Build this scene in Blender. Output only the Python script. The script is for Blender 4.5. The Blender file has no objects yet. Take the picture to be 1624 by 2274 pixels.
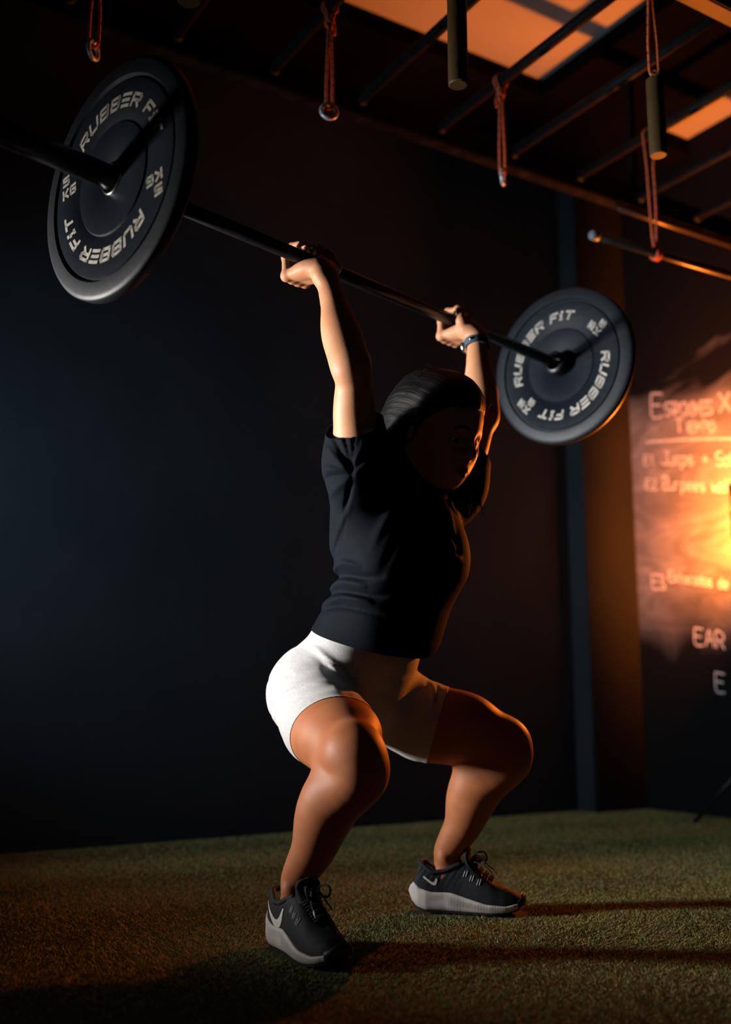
import bpy, bmesh, math, random
import numpy as np
from mathutils import Vector, Matrix, noise as mnoise
random.seed(7)
rng = np.random.default_rng(7)
SC = bpy.context.scene
COL = SC.collection

# ------------------------------------------------------------------ camera
FPX = 2330.0
PITCH = math.atan(413 / FPX)
CAMZ = 0.475
cd = bpy.data.cameras.new('camera'); cam = bpy.data.objects.new('camera', cd); COL.objects.link(cam)
cd.sensor_fit = 'VERTICAL'; cd.sensor_height = 36.0; cd.lens = 36.0 * FPX / 2274.0
cam.location = (0, 0, CAMZ); cam.rotation_euler = (math.pi / 2 + PITCH, 0, 0)
cd.clip_start = 0.05
cd.dof.use_dof = True; cd.dof.focus_distance = 2.12; cd.dof.aperture_fstop = 1.7
SC.camera = cam

# ------------------------------------------------------------------ frames of reference
V = Vector((-1473, 2366, 0)).normalized()      # towards the back wall
U = Vector((V.y, -V.x, 0))                     # along the back wall, to the right
def W(u, v, z=0.0): return Vector((u * U.x + v * V.x, u * U.y + v * V.y, z))
ROT_UV = math.atan2(U.y, U.x)
AZ = 0.82
nL = np.array([math.cos(AZ), math.sin(AZ), 0.0])       # along the bar
nF = np.array([math.sin(AZ), -math.cos(AZ), 0.0])      # the way the lifter faces
BARC = np.array([-0.458, 1.761, 1.399])                # outer face of the near plate, on the bar axis
SEP = 1.478
O3 = BARC + nL * 0.74; O3[2] = 0.0
def pf2w(q):
    q = np.asarray(q, float)
    return O3 + q[..., 0:1] * nF + q[..., 1:2] * nL + q[..., 2:3] * np.array([0, 0, 1.0])

# ------------------------------------------------------------------ world, lights, exposure
w = bpy.data.worlds.new('world'); SC.world = w; w.use_nodes = True
w.node_tree.nodes['Background'].inputs[0].default_value = (0.60, 0.75, 1.0, 1)
w.node_tree.nodes['Background'].inputs[1].default_value = 0.018
def area_light(name, loc, target, size, power, color, spread=180, size_y=None):
    l = bpy.data.lights.new(name, 'AREA'); l.energy = power; l.color = color; l.spread = math.radians(spread)
    l.size = size
    if size_y: l.shape = 'RECTANGLE'; l.size_y = size_y
    o = bpy.data.objects.new(name, l); COL.objects.link(o); o.location = loc
    o.rotation_euler = (Vector(target) - Vector(loc)).to_track_quat('-Z', 'Y').to_euler()
    return o
area_light('key_light', (-2.1, 2.10, 0.78), (0.10, 2.28, 0.97), 0.20, 17, (1.0, 0.94, 0.88), 56, 0.26)
area_light('blue_wall_light', (-2.4, 2.1, 1.1), (-0.4, 3.25, 1.15), 0.35, 10, (0.62, 0.84, 1.0), 68)
LAMP = W(3.27, 2.545, 1.12)
SC.view_settings.view_transform = 'Standard'; SC.view_settings.look = 'None'
SC.view_settings.exposure = 0.0; SC.view_settings.gamma = 1.0
try: SC.view_settings.use_curve_mapping = False
except Exception: pass

# ------------------------------------------------------------------ materials
def mat(name, color, rough=0.6, metal=0.0, noise=None, bump=None, spec=0.5, emit=None, coat=0.0, sheen=0.0, sss=None, ramp2=None):
    """noise=(scale, color2, low, high); bump=(scale, strength, distance); procedural only"""
    m = bpy.data.materials.new(name); m.use_nodes = True; nt = m.node_tree; b = nt.nodes['Principled BSDF']
    b.inputs['Base Color'].default_value = (*color, 1); b.inputs['Roughness'].default_value = rough
    b.inputs['Metallic'].default_value = metal; b.inputs['Specular IOR Level'].default_value = spec
    if coat: b.inputs['Coat Weight'].default_value = coat
    if sheen: b.inputs['Sheen Weight'].default_value = sheen
    if sss:
        b.inputs['Subsurface Weight'].default_value = sss[0]; b.inputs['Subsurface Radius'].default_value = sss[1]
        b.inputs['Subsurface Scale'].default_value = sss[2]
    tc = nt.nodes.new('ShaderNodeTexCoord')
    if noise:
        n = nt.nodes.new('ShaderNodeTexNoise'); n.inputs['Scale'].default_value = noise[0]; n.inputs['Detail'].default_value = 6
        r = nt.nodes.new('ShaderNodeValToRGB'); r.color_ramp.elements[0].position = noise[2]; r.color_ramp.elements[1].position = noise[3]
        r.color_ramp.elements[0].color = (*color, 1); r.color_ramp.elements[1].color = (*noise[1], 1)
        nt.links.new(tc.outputs['Object'], n.inputs['Vector']); nt.links.new(n.outputs['Fac'], r.inputs['Fac'])
        nt.links.new(r.outputs['Color'], b.inputs['Base Color'])
    if bump:
        n2 = nt.nodes.new('ShaderNodeTexNoise'); n2.inputs['Scale'].default_value = bump[0]; n2.inputs['Detail'].default_value = 4
        bp = nt.nodes.new('ShaderNodeBump'); bp.inputs['Strength'].default_value = bump[1]; bp.inputs['Distance'].default_value = bump[2]
        nt.links.new(tc.outputs['Object'], n2.inputs['Vector']); nt.links.new(n2.outputs['Fac'], bp.inputs['Height'])
        nt.links.new(bp.outputs['Normal'], b.inputs['Normal'])
    if emit:
        b.inputs['Emission Color'].default_value = (*emit[0], 1); b.inputs['Emission Strength'].default_value = emit[1]
    return m

# ------------------------------------------------------------------ mesh helpers
def link_mesh(name, verts, faces, material=None, parent=None, smooth=True, mats=None, midx=None):
    me = bpy.data.meshes.new(name)
    if isinstance(verts, np.ndarray) and isinstance(faces, np.ndarray):
        nv, nf, k = len(verts), len(faces), faces.shape[1]
        me.vertices.add(nv); me.vertices.foreach_set('co', verts.astype(np.float32).ravel())
        me.loops.add(nf * k); me.loops.foreach_set('vertex_index', faces.astype(np.int32).ravel())
        me.polygons.add(nf); me.polygons.foreach_set('loop_start', np.arange(0, nf * k, k, dtype=np.int32))
        me.update(calc_edges=True)
    else:
        me.from_pydata([tuple(v) for v in verts], [], [tuple(f) for f in faces]); me.update()
    if smooth: me.polygons.foreach_set('use_smooth', np.ones(len(me.polygons), dtype=bool))
    for m in (mats or ([material] if material else [])): me.materials.append(m)
    if midx is not None: me.polygons.foreach_set('material_index', np.asarray(midx, dtype=np.int32))
    me.validate()
    o = bpy.data.objects.new(name, me); COL.objects.link(o)
    if parent: o.parent = parent
    return o
def bm_obj(name, bm, material, parent=None, smooth=False):
    me = bpy.data.meshes.new(name); bmesh.ops.recalc_face_normals(bm, faces=bm.faces); bm.to_mesh(me); bm.free()
    if smooth:
        for p in me.polygons: p.use_smooth = True
    me.materials.append(material)
    o = bpy.data.objects.new(name, me); COL.objects.link(o)
    if parent: o.parent = parent
    return o
def empty(name, loc, rotz=0.0):
    o = bpy.data.objects.new(name, None); COL.objects.link(o); o.location = loc; o.rotation_euler = (0, 0, rotz)
    o.empty_display_size = 0.1
    return o
def tag(o, label=None, cat=None, group=None, kind=None):
    if label: o['label'] = label
    if cat: o['category'] = cat
    if group: o['group'] = group
    if kind: o['kind'] = kind
    return o
def copy_tree(o, parent=None):
    c = o.copy(); COL.objects.link(c)
    if parent: c.parent = parent
    for ch in list(o.children): copy_tree(ch, c)
    return c
def box_uv(name, u0, u1, v0, v1, z0, z1, material, parent=None, bevel=0.0):
    bm = bmesh.new()
    vs = [bm.verts.new(W(u, v, z)) for z in (z0, z1) for v in (v0, v1) for u in (u0, u1)]
    for f in ((0, 2, 3, 1), (4, 5, 7, 6), (0, 1, 5, 4), (2, 6, 7, 3), (0, 4, 6, 2), (1, 3, 7, 5)):
        bm.faces.new([vs[i] for i in f])
    if bevel: bmesh.ops.bevel(bm, geom=list(bm.edges), offset=bevel, segments=2, affect='EDGES')
    return bm_obj(name, bm, material, parent)
def frames(path):
    """parallel-transport frames along a polyline"""
    P = np.asarray(path, float); n = len(P)
    T = np.gradient(P, axis=0); T /= np.linalg.norm(T, axis=1)[:, None] + 1e-12
    a = np.array([0, 0, 1.0]) if abs(T[0][2]) < 0.9 else np.array([1.0, 0, 0])
    N = np.cross(T[0], a); N /= np.linalg.norm(N); Ns = [N]
    for i in range(1, n):
        N = N - T[i] * np.dot(N, T[i]); N = N / (np.linalg.norm(N) + 1e-12); Ns.append(N)
    Ns = np.array(Ns); return P, Ns, np.cross(T, Ns)
def tube(path, r, seg=8, caps=True, flat=1.0):
    P, N, B = frames(path); n = len(P); r = np.broadcast_to(np.asarray(r, float), (n,))
    th = np.arange(seg) * 2 * math.pi / seg
    ring = P[:, None, :] + r[:, None, None] * (np.cos(th)[None, :, None] * N[:, None, :] + flat * np.sin(th)[None, :, None] * B[:, None, :])
    v = ring.reshape(-1, 3); f = []
    for i in range(n - 1):
        for j in range(seg):
            k = (j + 1) % seg; f.append((i * seg + j, i * seg + k, (i + 1) * seg + k, (i + 1) * seg + j))
    if caps:
        f.append(tuple(range(seg - 1, -1, -1))); f.append(tuple((n - 1) * seg + j for j in range(seg)))
    return [tuple(x) for x in v], f
def smooth_path(pts, per=8, closed=False):
    P = np.asarray(pts, float); n = len(P); out = []
    rngi = range(n if closed else n - 1)
    for i in rngi:
        if closed: p0, p1, p2, p3 = P[(i - 1) % n], P[i], P[(i + 1) % n], P[(i + 2) % n]
        else: p0, p1, p2, p3 = P[max(i - 1, 0)], P[i], P[i + 1], P[min(i + 2, n - 1)]
        for t in np.linspace(0, 1, per, endpoint=False):
            out.append(0.5 * ((2 * p1) + (-p0 + p2) * t + (2 * p0 - 5 * p1 + 4 * p2 - p3) * t * t + (-p0 + 3 * p1 - 3 * p2 + p3) * t ** 3))
    out.append(P[0] if closed else P[-1])
    return np.array(out)
def join_parts(parts):
    v, f = [], []
    for pv, pfc in parts:
        o = len(v); v += list(pv); f += [tuple(i + o for i in t) for t in pfc]
    return v, f
def lathe(profile, origin, axis, seg=64, close=False):
    """profile: list of (r, h) along the axis"""
    A = Vector(axis).normalized(); a = A.cross(Vector((0, 0, 1)))
    if a.length < 1e-4: a = Vector((1, 0, 0))
    a.normalize(); b = A.cross(a); O = Vector(origin); v, f = [], []
    for (r, h) in profile:
        for j in range(seg):
            t = 2 * math.pi * j / seg; v.append(tuple(O + A * h + (a * math.cos(t) + b * math.sin(t)) * r))
    n = len(profile)
    for i in range(n - 1 if not close else n):
        i2 = (i + 1) % n
        for j in range(seg):
            k = (j + 1) % seg; f.append((i * seg + j, i * seg + k, i2 * seg + k, i2 * seg + j))
    return v, f
# ================================================================== the room
VB, UR = 3.46, 3.53            # back wall and chalkboard wall
ZS, ZC = 2.88, 2.95            # dark soffit, pale ceiling
m_wall = mat('blue_black_wall_paint', (0.018, 0.030, 0.040), 0.7, noise=(1.7, (0.030, 0.042, 0.054), 0.35, 0.75), bump=(14, 0.12, 0.01), spec=0.15)
m_pil = mat('dark_pilaster_paint', (0.016, 0.019, 0.023), 0.65, noise=(3, (0.024, 0.025, 0.027), 0.4, 0.7), spec=0.15)
m_black = mat('black_ceiling_paint', (0.003, 0.003, 0.0032), 0.85, noise=(4, (0.005, 0.0047, 0.0045), 0.4, 0.7), spec=0.0)
m_pale = mat('pale_ceiling_paint', (0.42, 0.40, 0.37), 0.8, noise=(1.2, (0.48, 0.46, 0.43), 0.3, 0.7))
m_floor = mat('turf_backing', (0.045, 0.065, 0.026), 0.95, noise=(60, (0.055, 0.062, 0.022), 0.3, 0.7), bump=(300, 0.5, 0.01))

# the chalkboard: bare black board with a cloud of wiped chalk dust
def chalk_material():
    m = bpy.data.materials.new('chalkboard_paint'); m.use_nodes = True; nt = m.node_tree; b = nt.nodes['Principled BSDF']
    b.inputs['Roughness'].default_value = 0.85; b.inputs['Specular IOR Level'].default_value = 0.1
    tc = nt.nodes.new('ShaderNodeTexCoord'); L = nt.links.new
    # swirls of the wiping cloth
    mp = nt.nodes.new('ShaderNodeMapping'); mp.inputs['Rotation'].default_value = (0, 0, ROT_UV); mp.inputs['Scale'].default_value = (1, 1.0, 2.6)
    L(tc.outputs['Object'], mp.inputs['Vector'])
    n1 = nt.nodes.new('ShaderNodeTexNoise'); n1.inputs['Scale'].default_value = 2.6; n1.inputs['Detail'].default_value = 5; n1.inputs['Distortion'].default_value = 2.2
    L(mp.outputs['Vector'], n1.inputs['Vector'])
    r1 = nt.nodes.new('ShaderNodeValToRGB'); r1.color_ramp.elements[0].position = 0.36; r1.color_ramp.elements[1].position = 0.68
    L(n1.outputs['Fac'], r1.inputs['Fac'])
    # dust band with an irregular edge; its low fade paints in the lamp's falloff
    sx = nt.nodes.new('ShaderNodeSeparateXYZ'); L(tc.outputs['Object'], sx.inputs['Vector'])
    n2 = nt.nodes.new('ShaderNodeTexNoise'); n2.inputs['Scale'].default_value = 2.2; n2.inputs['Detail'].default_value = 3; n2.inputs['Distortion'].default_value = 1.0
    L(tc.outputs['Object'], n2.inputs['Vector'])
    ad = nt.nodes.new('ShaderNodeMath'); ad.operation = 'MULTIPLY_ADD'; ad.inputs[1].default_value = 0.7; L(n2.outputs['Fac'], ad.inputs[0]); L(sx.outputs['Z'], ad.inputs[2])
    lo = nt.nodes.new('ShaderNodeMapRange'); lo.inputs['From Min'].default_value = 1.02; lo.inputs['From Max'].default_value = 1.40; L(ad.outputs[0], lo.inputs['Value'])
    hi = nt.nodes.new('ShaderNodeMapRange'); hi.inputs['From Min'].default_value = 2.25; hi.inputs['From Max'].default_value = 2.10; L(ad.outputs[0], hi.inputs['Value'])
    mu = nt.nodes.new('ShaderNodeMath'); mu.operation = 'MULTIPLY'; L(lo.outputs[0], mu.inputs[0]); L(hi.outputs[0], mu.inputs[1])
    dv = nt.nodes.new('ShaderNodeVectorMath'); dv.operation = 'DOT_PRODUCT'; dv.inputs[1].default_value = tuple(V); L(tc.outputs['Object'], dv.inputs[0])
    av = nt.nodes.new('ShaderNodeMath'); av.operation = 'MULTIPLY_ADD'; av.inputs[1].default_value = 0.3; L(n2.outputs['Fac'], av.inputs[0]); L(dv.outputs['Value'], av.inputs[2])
    ev = nt.nodes.new('ShaderNodeMapRange'); ev.inputs['From Min'].default_value = 2.72; ev.inputs['From Max'].default_value = 2.92; L(av.outputs[0], ev.inputs['Value'])  # dust ends short of the lamp to cut its orange bounce
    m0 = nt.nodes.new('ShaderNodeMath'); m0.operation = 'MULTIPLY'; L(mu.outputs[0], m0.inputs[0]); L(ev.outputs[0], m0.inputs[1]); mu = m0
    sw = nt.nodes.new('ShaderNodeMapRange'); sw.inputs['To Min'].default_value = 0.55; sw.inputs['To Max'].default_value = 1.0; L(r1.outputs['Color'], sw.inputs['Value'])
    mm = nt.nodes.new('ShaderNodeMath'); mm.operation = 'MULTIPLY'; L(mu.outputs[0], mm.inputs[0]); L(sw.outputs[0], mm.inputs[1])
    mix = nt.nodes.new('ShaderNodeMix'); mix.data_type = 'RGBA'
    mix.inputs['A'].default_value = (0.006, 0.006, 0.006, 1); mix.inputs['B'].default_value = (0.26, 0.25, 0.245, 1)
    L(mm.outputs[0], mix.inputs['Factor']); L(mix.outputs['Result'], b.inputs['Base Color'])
    return m
m_chalkboard = chalk_material()
m_chalk = mat('white_chalk', (0.62, 0.61, 0.59), 0.9, noise=(90, (0.40, 0.39, 0.38), 0.45, 0.6))

def structure(o): o['kind'] = 'structure'; return o
structure(box_uv('floor', -6, UR + 0.12, -2.5, VB + 0.12, -0.1, 0.0, m_floor))
structure(box_uv('wall_back', -6, UR + 0.12, VB, VB + 0.12, 0.0, 3.1, m_wall))
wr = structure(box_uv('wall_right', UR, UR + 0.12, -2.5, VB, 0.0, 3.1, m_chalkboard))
structure(box_uv('trim_1', 3.222, UR, VB - 0.11, VB, 0.0, ZS, m_pil, bevel=0.004))      # the pilaster beside the chalkboard
structure(box_uv('trim_2', -6, UR, 2.93, VB, ZS, ZC, m_black))                          # dropped dark strip along the wall
structure(box_uv('trim_3', 2.67, 3.25, -2.5, 2.93, ZS, ZC, m_black))                    # dark beam across the ceiling
structure(box_uv('ceiling', -6, UR + 0.12, -2.5, VB + 0.12, ZC + 0.02, ZC + 0.14, m_black))
structure(box_uv('trim_5', 1.35, UR, 2.02, 2.93, ZC, ZC + 0.02, m_pale))                  # the pale ceiling bay, trimmed out of view to lessen orange bounce

# --- hand-written chalk on the board: single-stroke letters
STK = {
 'E': ['0,1 0,0 .6,0', '0,1 .62,1', '0,.5 .5,.5'], 'S': ['.6,.9 .3,1 0,.8 .1,.55 .5,.45 .6,.2 .3,0 0,.1'], 'T': ['0,1 .7,1', '.35,1 .35,0'],
 'A': ['0,0 .3,1 .62,0', '.12,.38 .5,.38'], 'C': ['.6,.85 .3,1 .03,.6 .08,.15 .35,0 .6,.15'], 'I': ['.1,1 .1,0'],
 'O': ['.3,1 .02,.6 .1,.1 .35,0 .6,.3 .55,.85 .3,1'], 'N': ['0,0 0,1 .55,0 .55,1'], 'X': ['0,1 .7,0', '.7,1 0,0'],
 'M': ['0,0 .06,1 .35,.4 .64,1 .7,0'], 'P': ['0,0 0,1 .5,.95 .55,.65 .4,.48 0,.48'], 'J': ['.25,1 .8,1', '.55,1 .55,.15 .3,0 0,.2'],
 'U': ['0,1 .03,.2 .3,0 .55,.2 .58,1'], 'L': ['0,1 0,0 .5,.02'], 'B': ['0,0 0,1 .45,.95 .5,.7 .35,.52 0,.5', '.35,.52 .6,.35 .5,.05 0,0'],
 'R': ['0,0 0,1 .5,.95 .55,.65 .4,.5 0,.48', '.25,.48 .62,0'], 'W': ['0,1 .15,0 .35,.7 .55,0 .72,1'], 'D': ['0,0 0,1 .4,.9 .6,.5 .4,.08 0,0'],
 'F': ['0,0 0,1 .58,1', '0,.52 .45,.52'], '+': ['.05,.45 .55,.45', '.3,.7 .3,.2'], '.': ['0,.02 .06,.02'], '1': ['0,.8 .2,1 .2,0'],
 '2': ['0,.8 .3,1 .55,.75 0,0 .6,0'], '3': ['0,.9 .4,1 .5,.75 .2,.52 .55,.3 .4,.02 0,.08'], ' ': [],
 'a': ['.5,.6 .2,.65 .02,.3 .2,0 .5,.15', '.5,.65 .5,0'], 'o': ['.25,.62 .02,.3 .25,0 .5,.3 .25,.62'], 's': ['.45,.58 .15,.6 .1,.38 .42,.25 .35,.02 .02,.06'],
 'u': ['0,.62 .05,.1 .3,0 .48,.15 .5,.62', '.5,.3 .52,0'], 'm': ['0,0 0,.62', '0,.45 .2,.62 .3,.5 .3,0', '.3,.45 .5,.62 .62,.5 .62,0'], 'p': ['0,-.35 0,.62', '0,.5 .3,.62 .5,.35 .3,.02 0,.1'],
 'l': ['.1,1 .1,0'], 't': ['.2,.95 .2,.1 .4,0', '0,.62 .42,.62'], 'e': ['.02,.32 .48,.34 .4,.6 .15,.6 .02,.3 .15,.02 .45,.08'],
 'i': ['.1,.6 .1,0', '.1,.8 .1,.84'], 'r': ['0,.62 0,0', '0,.4 .15,.6 .35,.58'], 'n': ['0,.62 0,0', '0,.42 .25,.62 .42,.48 .42,0'], 'c': ['.42,.55 .2,.62 .02,.3 .18,.02 .42,.08'],
 'd': ['.45,.58 .15,.6 .02,.28 .2,0 .45,.12', '.45,1 .45,0'], 'w': ['0,.62 .12,0 .28,.45 .42,0 .56,.62'],
}
def ribbon(pts, wd):
    P = np.asarray(pts, float); T = np.gradient(P, axis=0); T /= np.linalg.norm(T, axis=1)[:, None] + 1e-9
    N = np.stack([-T[:, 1], T[:, 0]], 1) * wd / 2
    v = np.concatenate([P + N, P - N]); n = len(P)
    return v, [(i, i + 1, n + i + 1, n + i) for i in range(n - 1)]
def chalk_line(text, v0, z0, size, wd=0.011, step=0.8, parent=None):
    """v0 runs along the board towards the camera; letters advance with falling v"""
    V2, F2 = [], []; x = 0.0
    for chx in text:
        for stroke in STK.get(chx, []):
            pts = np.array([[float(c) for c in p.split(',')] for p in stroke.split()])
            pts = pts + rng.normal(0, 0.012, pts.shape)
            if len(pts) > 2: pts = smooth_path(pts, 4)
            pv, pfc = ribbon(np.stack([x + pts[:, 0] * size, z0 + pts[:, 1] * size], 1), wd)
            o = len(V2); V2 += list(pv); F2 += [tuple(i + o for i in f) for f in pfc]
        x += size * (step if chx not in 'Ii1l.' else 0.36)
    pts = [W(UR - 0.0012, v0 - p[0], p[1]) for p in V2]
    return link_mesh('chalk_lettering', pts, F2, m_chalk, wr, smooth=False)
SL = 0.208                                     # the writing runs downhill
def chalk(text, v0, z0, size, wd=0.011, step=0.8):
    o = chalk_line(text, v0, z0, size, wd, step)
    for vt in o.data.vertices:
        vv = V.dot(vt.co); vt.co.z -= (v0 - vv) * SL
    return o
chalk('E', 3.215, 1.728, 0.105, 0.011)
chalk('STACIONES', 3.140, 1.715, 0.058, 0.010, 0.50)
chalk('X', 2.846, 1.662, 0.085, 0.011)
chalk('T', 3.085, 1.625, 0.062, 0.010); chalk('IEMPO', 3.020, 1.613, 0.045, 0.011, 0.75)
chalk('E1.', 3.275, 1.516, 0.045, 0.009); chalk('Jumps + Salto', 3.175, 1.498, 0.060, 0.010, 0.62)
chalk('E2.', 3.272, 1.405, 0.045, 0.009); chalk('Burpees wall', 3.170, 1.385, 0.055, 0.010, 0.60)
chalk('E3.', 3.262, 0.955, 0.062, 0.009, 0.6); chalk('Estocadas de', 3.165, 0.978, 0.045, 0.009, 0.58)
chalk('EAR', 3.040, 0.700, 0.068, 0.0075); chalk('E', 2.945, 0.505, 0.075, 0.0075)
lp = [W(UR - 0.0012, v, 1.618 - (3.26 - v) * SL + 0.014 * math.sin((3.26 - v) * 4)) for v in np.linspace(3.26, 2.55, 24)]
rv, rf = [], []
for p in lp: rv += [p + Vector((0, 0, 0.006)), p - Vector((0, 0, 0.006))]
for i in range(23): rf.append((2 * i, 2 * i + 2, 2 * i + 3, 2 * i + 1))
link_mesh('chalk_lettering', rv, rf, m_chalk, wr, smooth=False)

# ================================================================== the work lamp
m_bulb = mat('lit_bulb', (1, 1, 1), 0.5, emit=((1.0, 0.20, 0.016), 14500.0))
m_stand = mat('black_lamp_metal', (0.02, 0.02, 0.022), 0.45, 0.6)
lampt = tag(empty('work_lamp', (LAMP.x, LAMP.y, 0)), 'glowing orange lamp on a black stand in front of the chalkboard wall', 'lamp')
def at(o, root):                                # keep world placement under a moved parent
    o.parent = root; o.matrix_parent_inverse = Matrix.Translation(root.location).inverted(); return o
bm = bmesh.new(); bmesh.ops.create_uvsphere(bm, u_segments=24, v_segments=16, radius=0.020); bmesh.ops.translate(bm, verts=bm.verts, vec=LAMP)
at(bm_obj('bulb', bm, m_bulb, smooth=True), lampt)
v_, f_ = lathe([(0.0, -0.10), (0.020, -0.10), (0.022, -0.03), (0.016, -0.026), (0.0, -0.026)], LAMP, (0, 0, 1), 20); at(link_mesh('socket', v_, f_, m_stand), lampt)
v_, f_ = lathe([(0.0, -LAMP.z + 0.02), (0.009, -LAMP.z + 0.02), (0.009, -0.10), (0.0, -0.10)], LAMP, (0, 0, 1), 16); at(link_mesh('pole', v_, f_, m_stand), lampt)
def shade(name, u0, u1, z0, z1, R0, R1):
    V3, F3 = [], []; n = 24
    for i in range(n + 1):
        a = math.radians(u0 + (u1 - u0) * i / n)
        for q in np.linspace(0, 1, 5): z = z0 + (z1 - z0) * q; r = R0 + (R1 - R0) * q; V3.append(LAMP + U * (r * math.cos(a)) + V * (r * math.sin(a)) + Vector((0, 0, z)))
    for i in range(n):
        for j in range(4): F3.append((i * 5 + j, (i + 1) * 5 + j, (i + 1) * 5 + j + 1, i * 5 + j + 1))
    o = at(link_mesh(name, V3, F3, m_stand), lampt); sm = o.modifiers.new('t', 'SOLIDIFY'); sm.thickness = 0.0015; return o
shade('barn_door', 76, 148, -0.06, 0.16, 0.055, 0.055)      # added blocker: keeps the light off the back wall
shade('barn_door', 148, 177, -0.06, 0.047, 0.055, 0.055)  # lower added blocker, for the left part of the back wall
shade('barn_door', 211, 310, -0.06, 0.016, 0.055, 0.055)    # another added blocker: dims the near floor and hides the bulb
shade('dish', 0, 360, -0.046, -0.026, 0.012, 0.041)         # added below the bulb to hold light off the floor beneath
for k in range(3):
    a = 2 * math.pi * k / 3 + 0.4
    v_, f_ = tube([(LAMP.x, LAMP.y, 0.30), (LAMP.x + 0.26 * math.cos(a), LAMP.y + 0.26 * math.sin(a), 0.019)], 0.008, 8)
    at(link_mesh('leg', v_, f_, m_stand), lampt)

# ================================================================== the monkey-bar rig
m_steel = mat('black_rig_steel', (0.006, 0.0065, 0.008), 0.55, 0.0, noise=(30, (0.010, 0.010, 0.012), 0.4, 0.7), spec=0.06)
m_weld = mat('bare_steel_weld', (0.016, 0.026, 0.034), 0.6, 0.0, spec=0.1)
m_rail = mat('worn_rail_steel', (0.006, 0.006, 0.007), 0.4, 0.0, noise=(18, (0.016, 0.015, 0.014), 0.45, 0.75), spec=0.06)
ZR, VF, VN = 2.30, 2.565, 1.625
rig = tag(empty('monkey_bar_rig', W(1.6, 2.1, ZR)), 'black steel monkey bar rig of parallel rungs hung from the ceiling', 'rig')
for (va, vb) in ((VF - 0.025, VF + 0.025), (VN - 0.025, VN + 0.025)):
    at(box_uv('side_rail', -0.9, 3.45, va, vb, ZR - 0.048, ZR + 0.045, m_rail, bevel=0.004), rig)
v_, f_ = tube([W(2.68, VF - 0.01, ZR - 0.060), W(3.0, VF - 0.01, ZR - 0.060), W(3.45, VF - 0.01, ZR - 0.060)], 0.011, 14); low_pipe = (v_, f_)
RU = [0.955 + 0.304 * k for k in range(-4, 9)]
for u_ in RU:
    v_, f_ = tube([W(u_, VN + 0.02, ZR), W(u_, (VN + VF) / 2, ZR), W(u_, VF - 0.02, ZR)], 0.0165, 16)
    at(link_mesh('rung', v_, f_, m_steel), rig)
    if u_ > 0.6:
        v_, f_ = lathe([(0.017, 0), (0.021, 0.004), (0.019, 0.010), (0.0166, 0.014)], W(u_, VF - 0.026, ZR), -V, 14)
        at(link_mesh('weld', v_, f_, m_weld), rig)
at(link_mesh('lower_pipe', low_pipe[0], low_pipe[1], mat('worn_bare_pipe', (0.10, 0.085, 0.07), 0.35, 0.7)), rig)
for u_ in (0.42, 2.775):
    for v0 in (VF, VN):
        top = ZS if (u_ > 2) else ZC
        at(box_uv('hanger_post', u_ - 0.014, u_ + 0.014, v0 - 0.014, v0 + 0.014, ZR + 0.045, top, m_steel, bevel=0.002), rig)

# ================================================================== ropes, rings, grips, pipe
m_rope = mat('orange_rope', (0.80, 0.17, 0.055), 0.75, noise=(260, (0.58, 0.11, 0.035), 0.4, 0.6), bump=(900, 0.6, 0.002), spec=0.2)
m_fleck = mat('rope_fleck', (0.05, 0.07, 0.10), 0.8)
m_ring = mat('scuffed_steel_ring', (0.72, 0.74, 0.78), 0.38, 0.35, noise=(120, (0.22, 0.24, 0.28), 0.4, 0.65), bump=(160, 0.3, 0.004))
m_wood = mat('varnished_wood_grip', (0.048, 0.027, 0.009), 0.55, noise=(9, (0.07, 0.041, 0.015), 0.35, 0.7), spec=0.25, bump=(60, 0.15, 0.004))
def rope_mesh(name, paths, r, parent=None, seg=8):
    V3, F3, MI = [], [], []
    for path in paths:
        P = np.asarray(path, float); d = np.concatenate([[0], np.cumsum(np.linalg.norm(np.diff(P, axis=0), axis=1))])
        n = max(int(d[-1] / 0.0035), 6); s = np.linspace(0, d[-1], n); P = np.stack([np.interp(s, d, P[:, i]) for i in range(3)], 1)
        bul = r * (1 + 0.05 * np.sin(s / 0.0052 * math.pi))
        v_, f_ = tube(P, bul, seg); o = len(V3); V3 += v_; F3 += [tuple(i + o for i in t) for t in f_]
        for i in range(n - 1):
            for j in range(seg):
                ph = (s[i] / 0.026 + 0.06 * j) % 1.0
                MI.append(1 if (ph < 0.16 and (j % 4) in (0, 1)) or (abs(ph - 0.55) < 0.05 and j % 4 == 2) else 0)
        MI += [0, 0]
    return link_mesh(name, V3, F3, None, parent, True, [m_rope, m_fleck], MI)
def knot_path(c, s):
    t = np.linspace(0, 2 * math.pi, 60)
    x = np.sin(t) + 2 * np.sin(2 * t); y = np.cos(t) - 2 * np.cos(2 * t); z = -np.sin(3 * t)
    return np.stack([c[0] + x * s * 0.36, c[1] + z * s * 0.8, c[2] + y * s * 0.45], 1)
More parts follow.
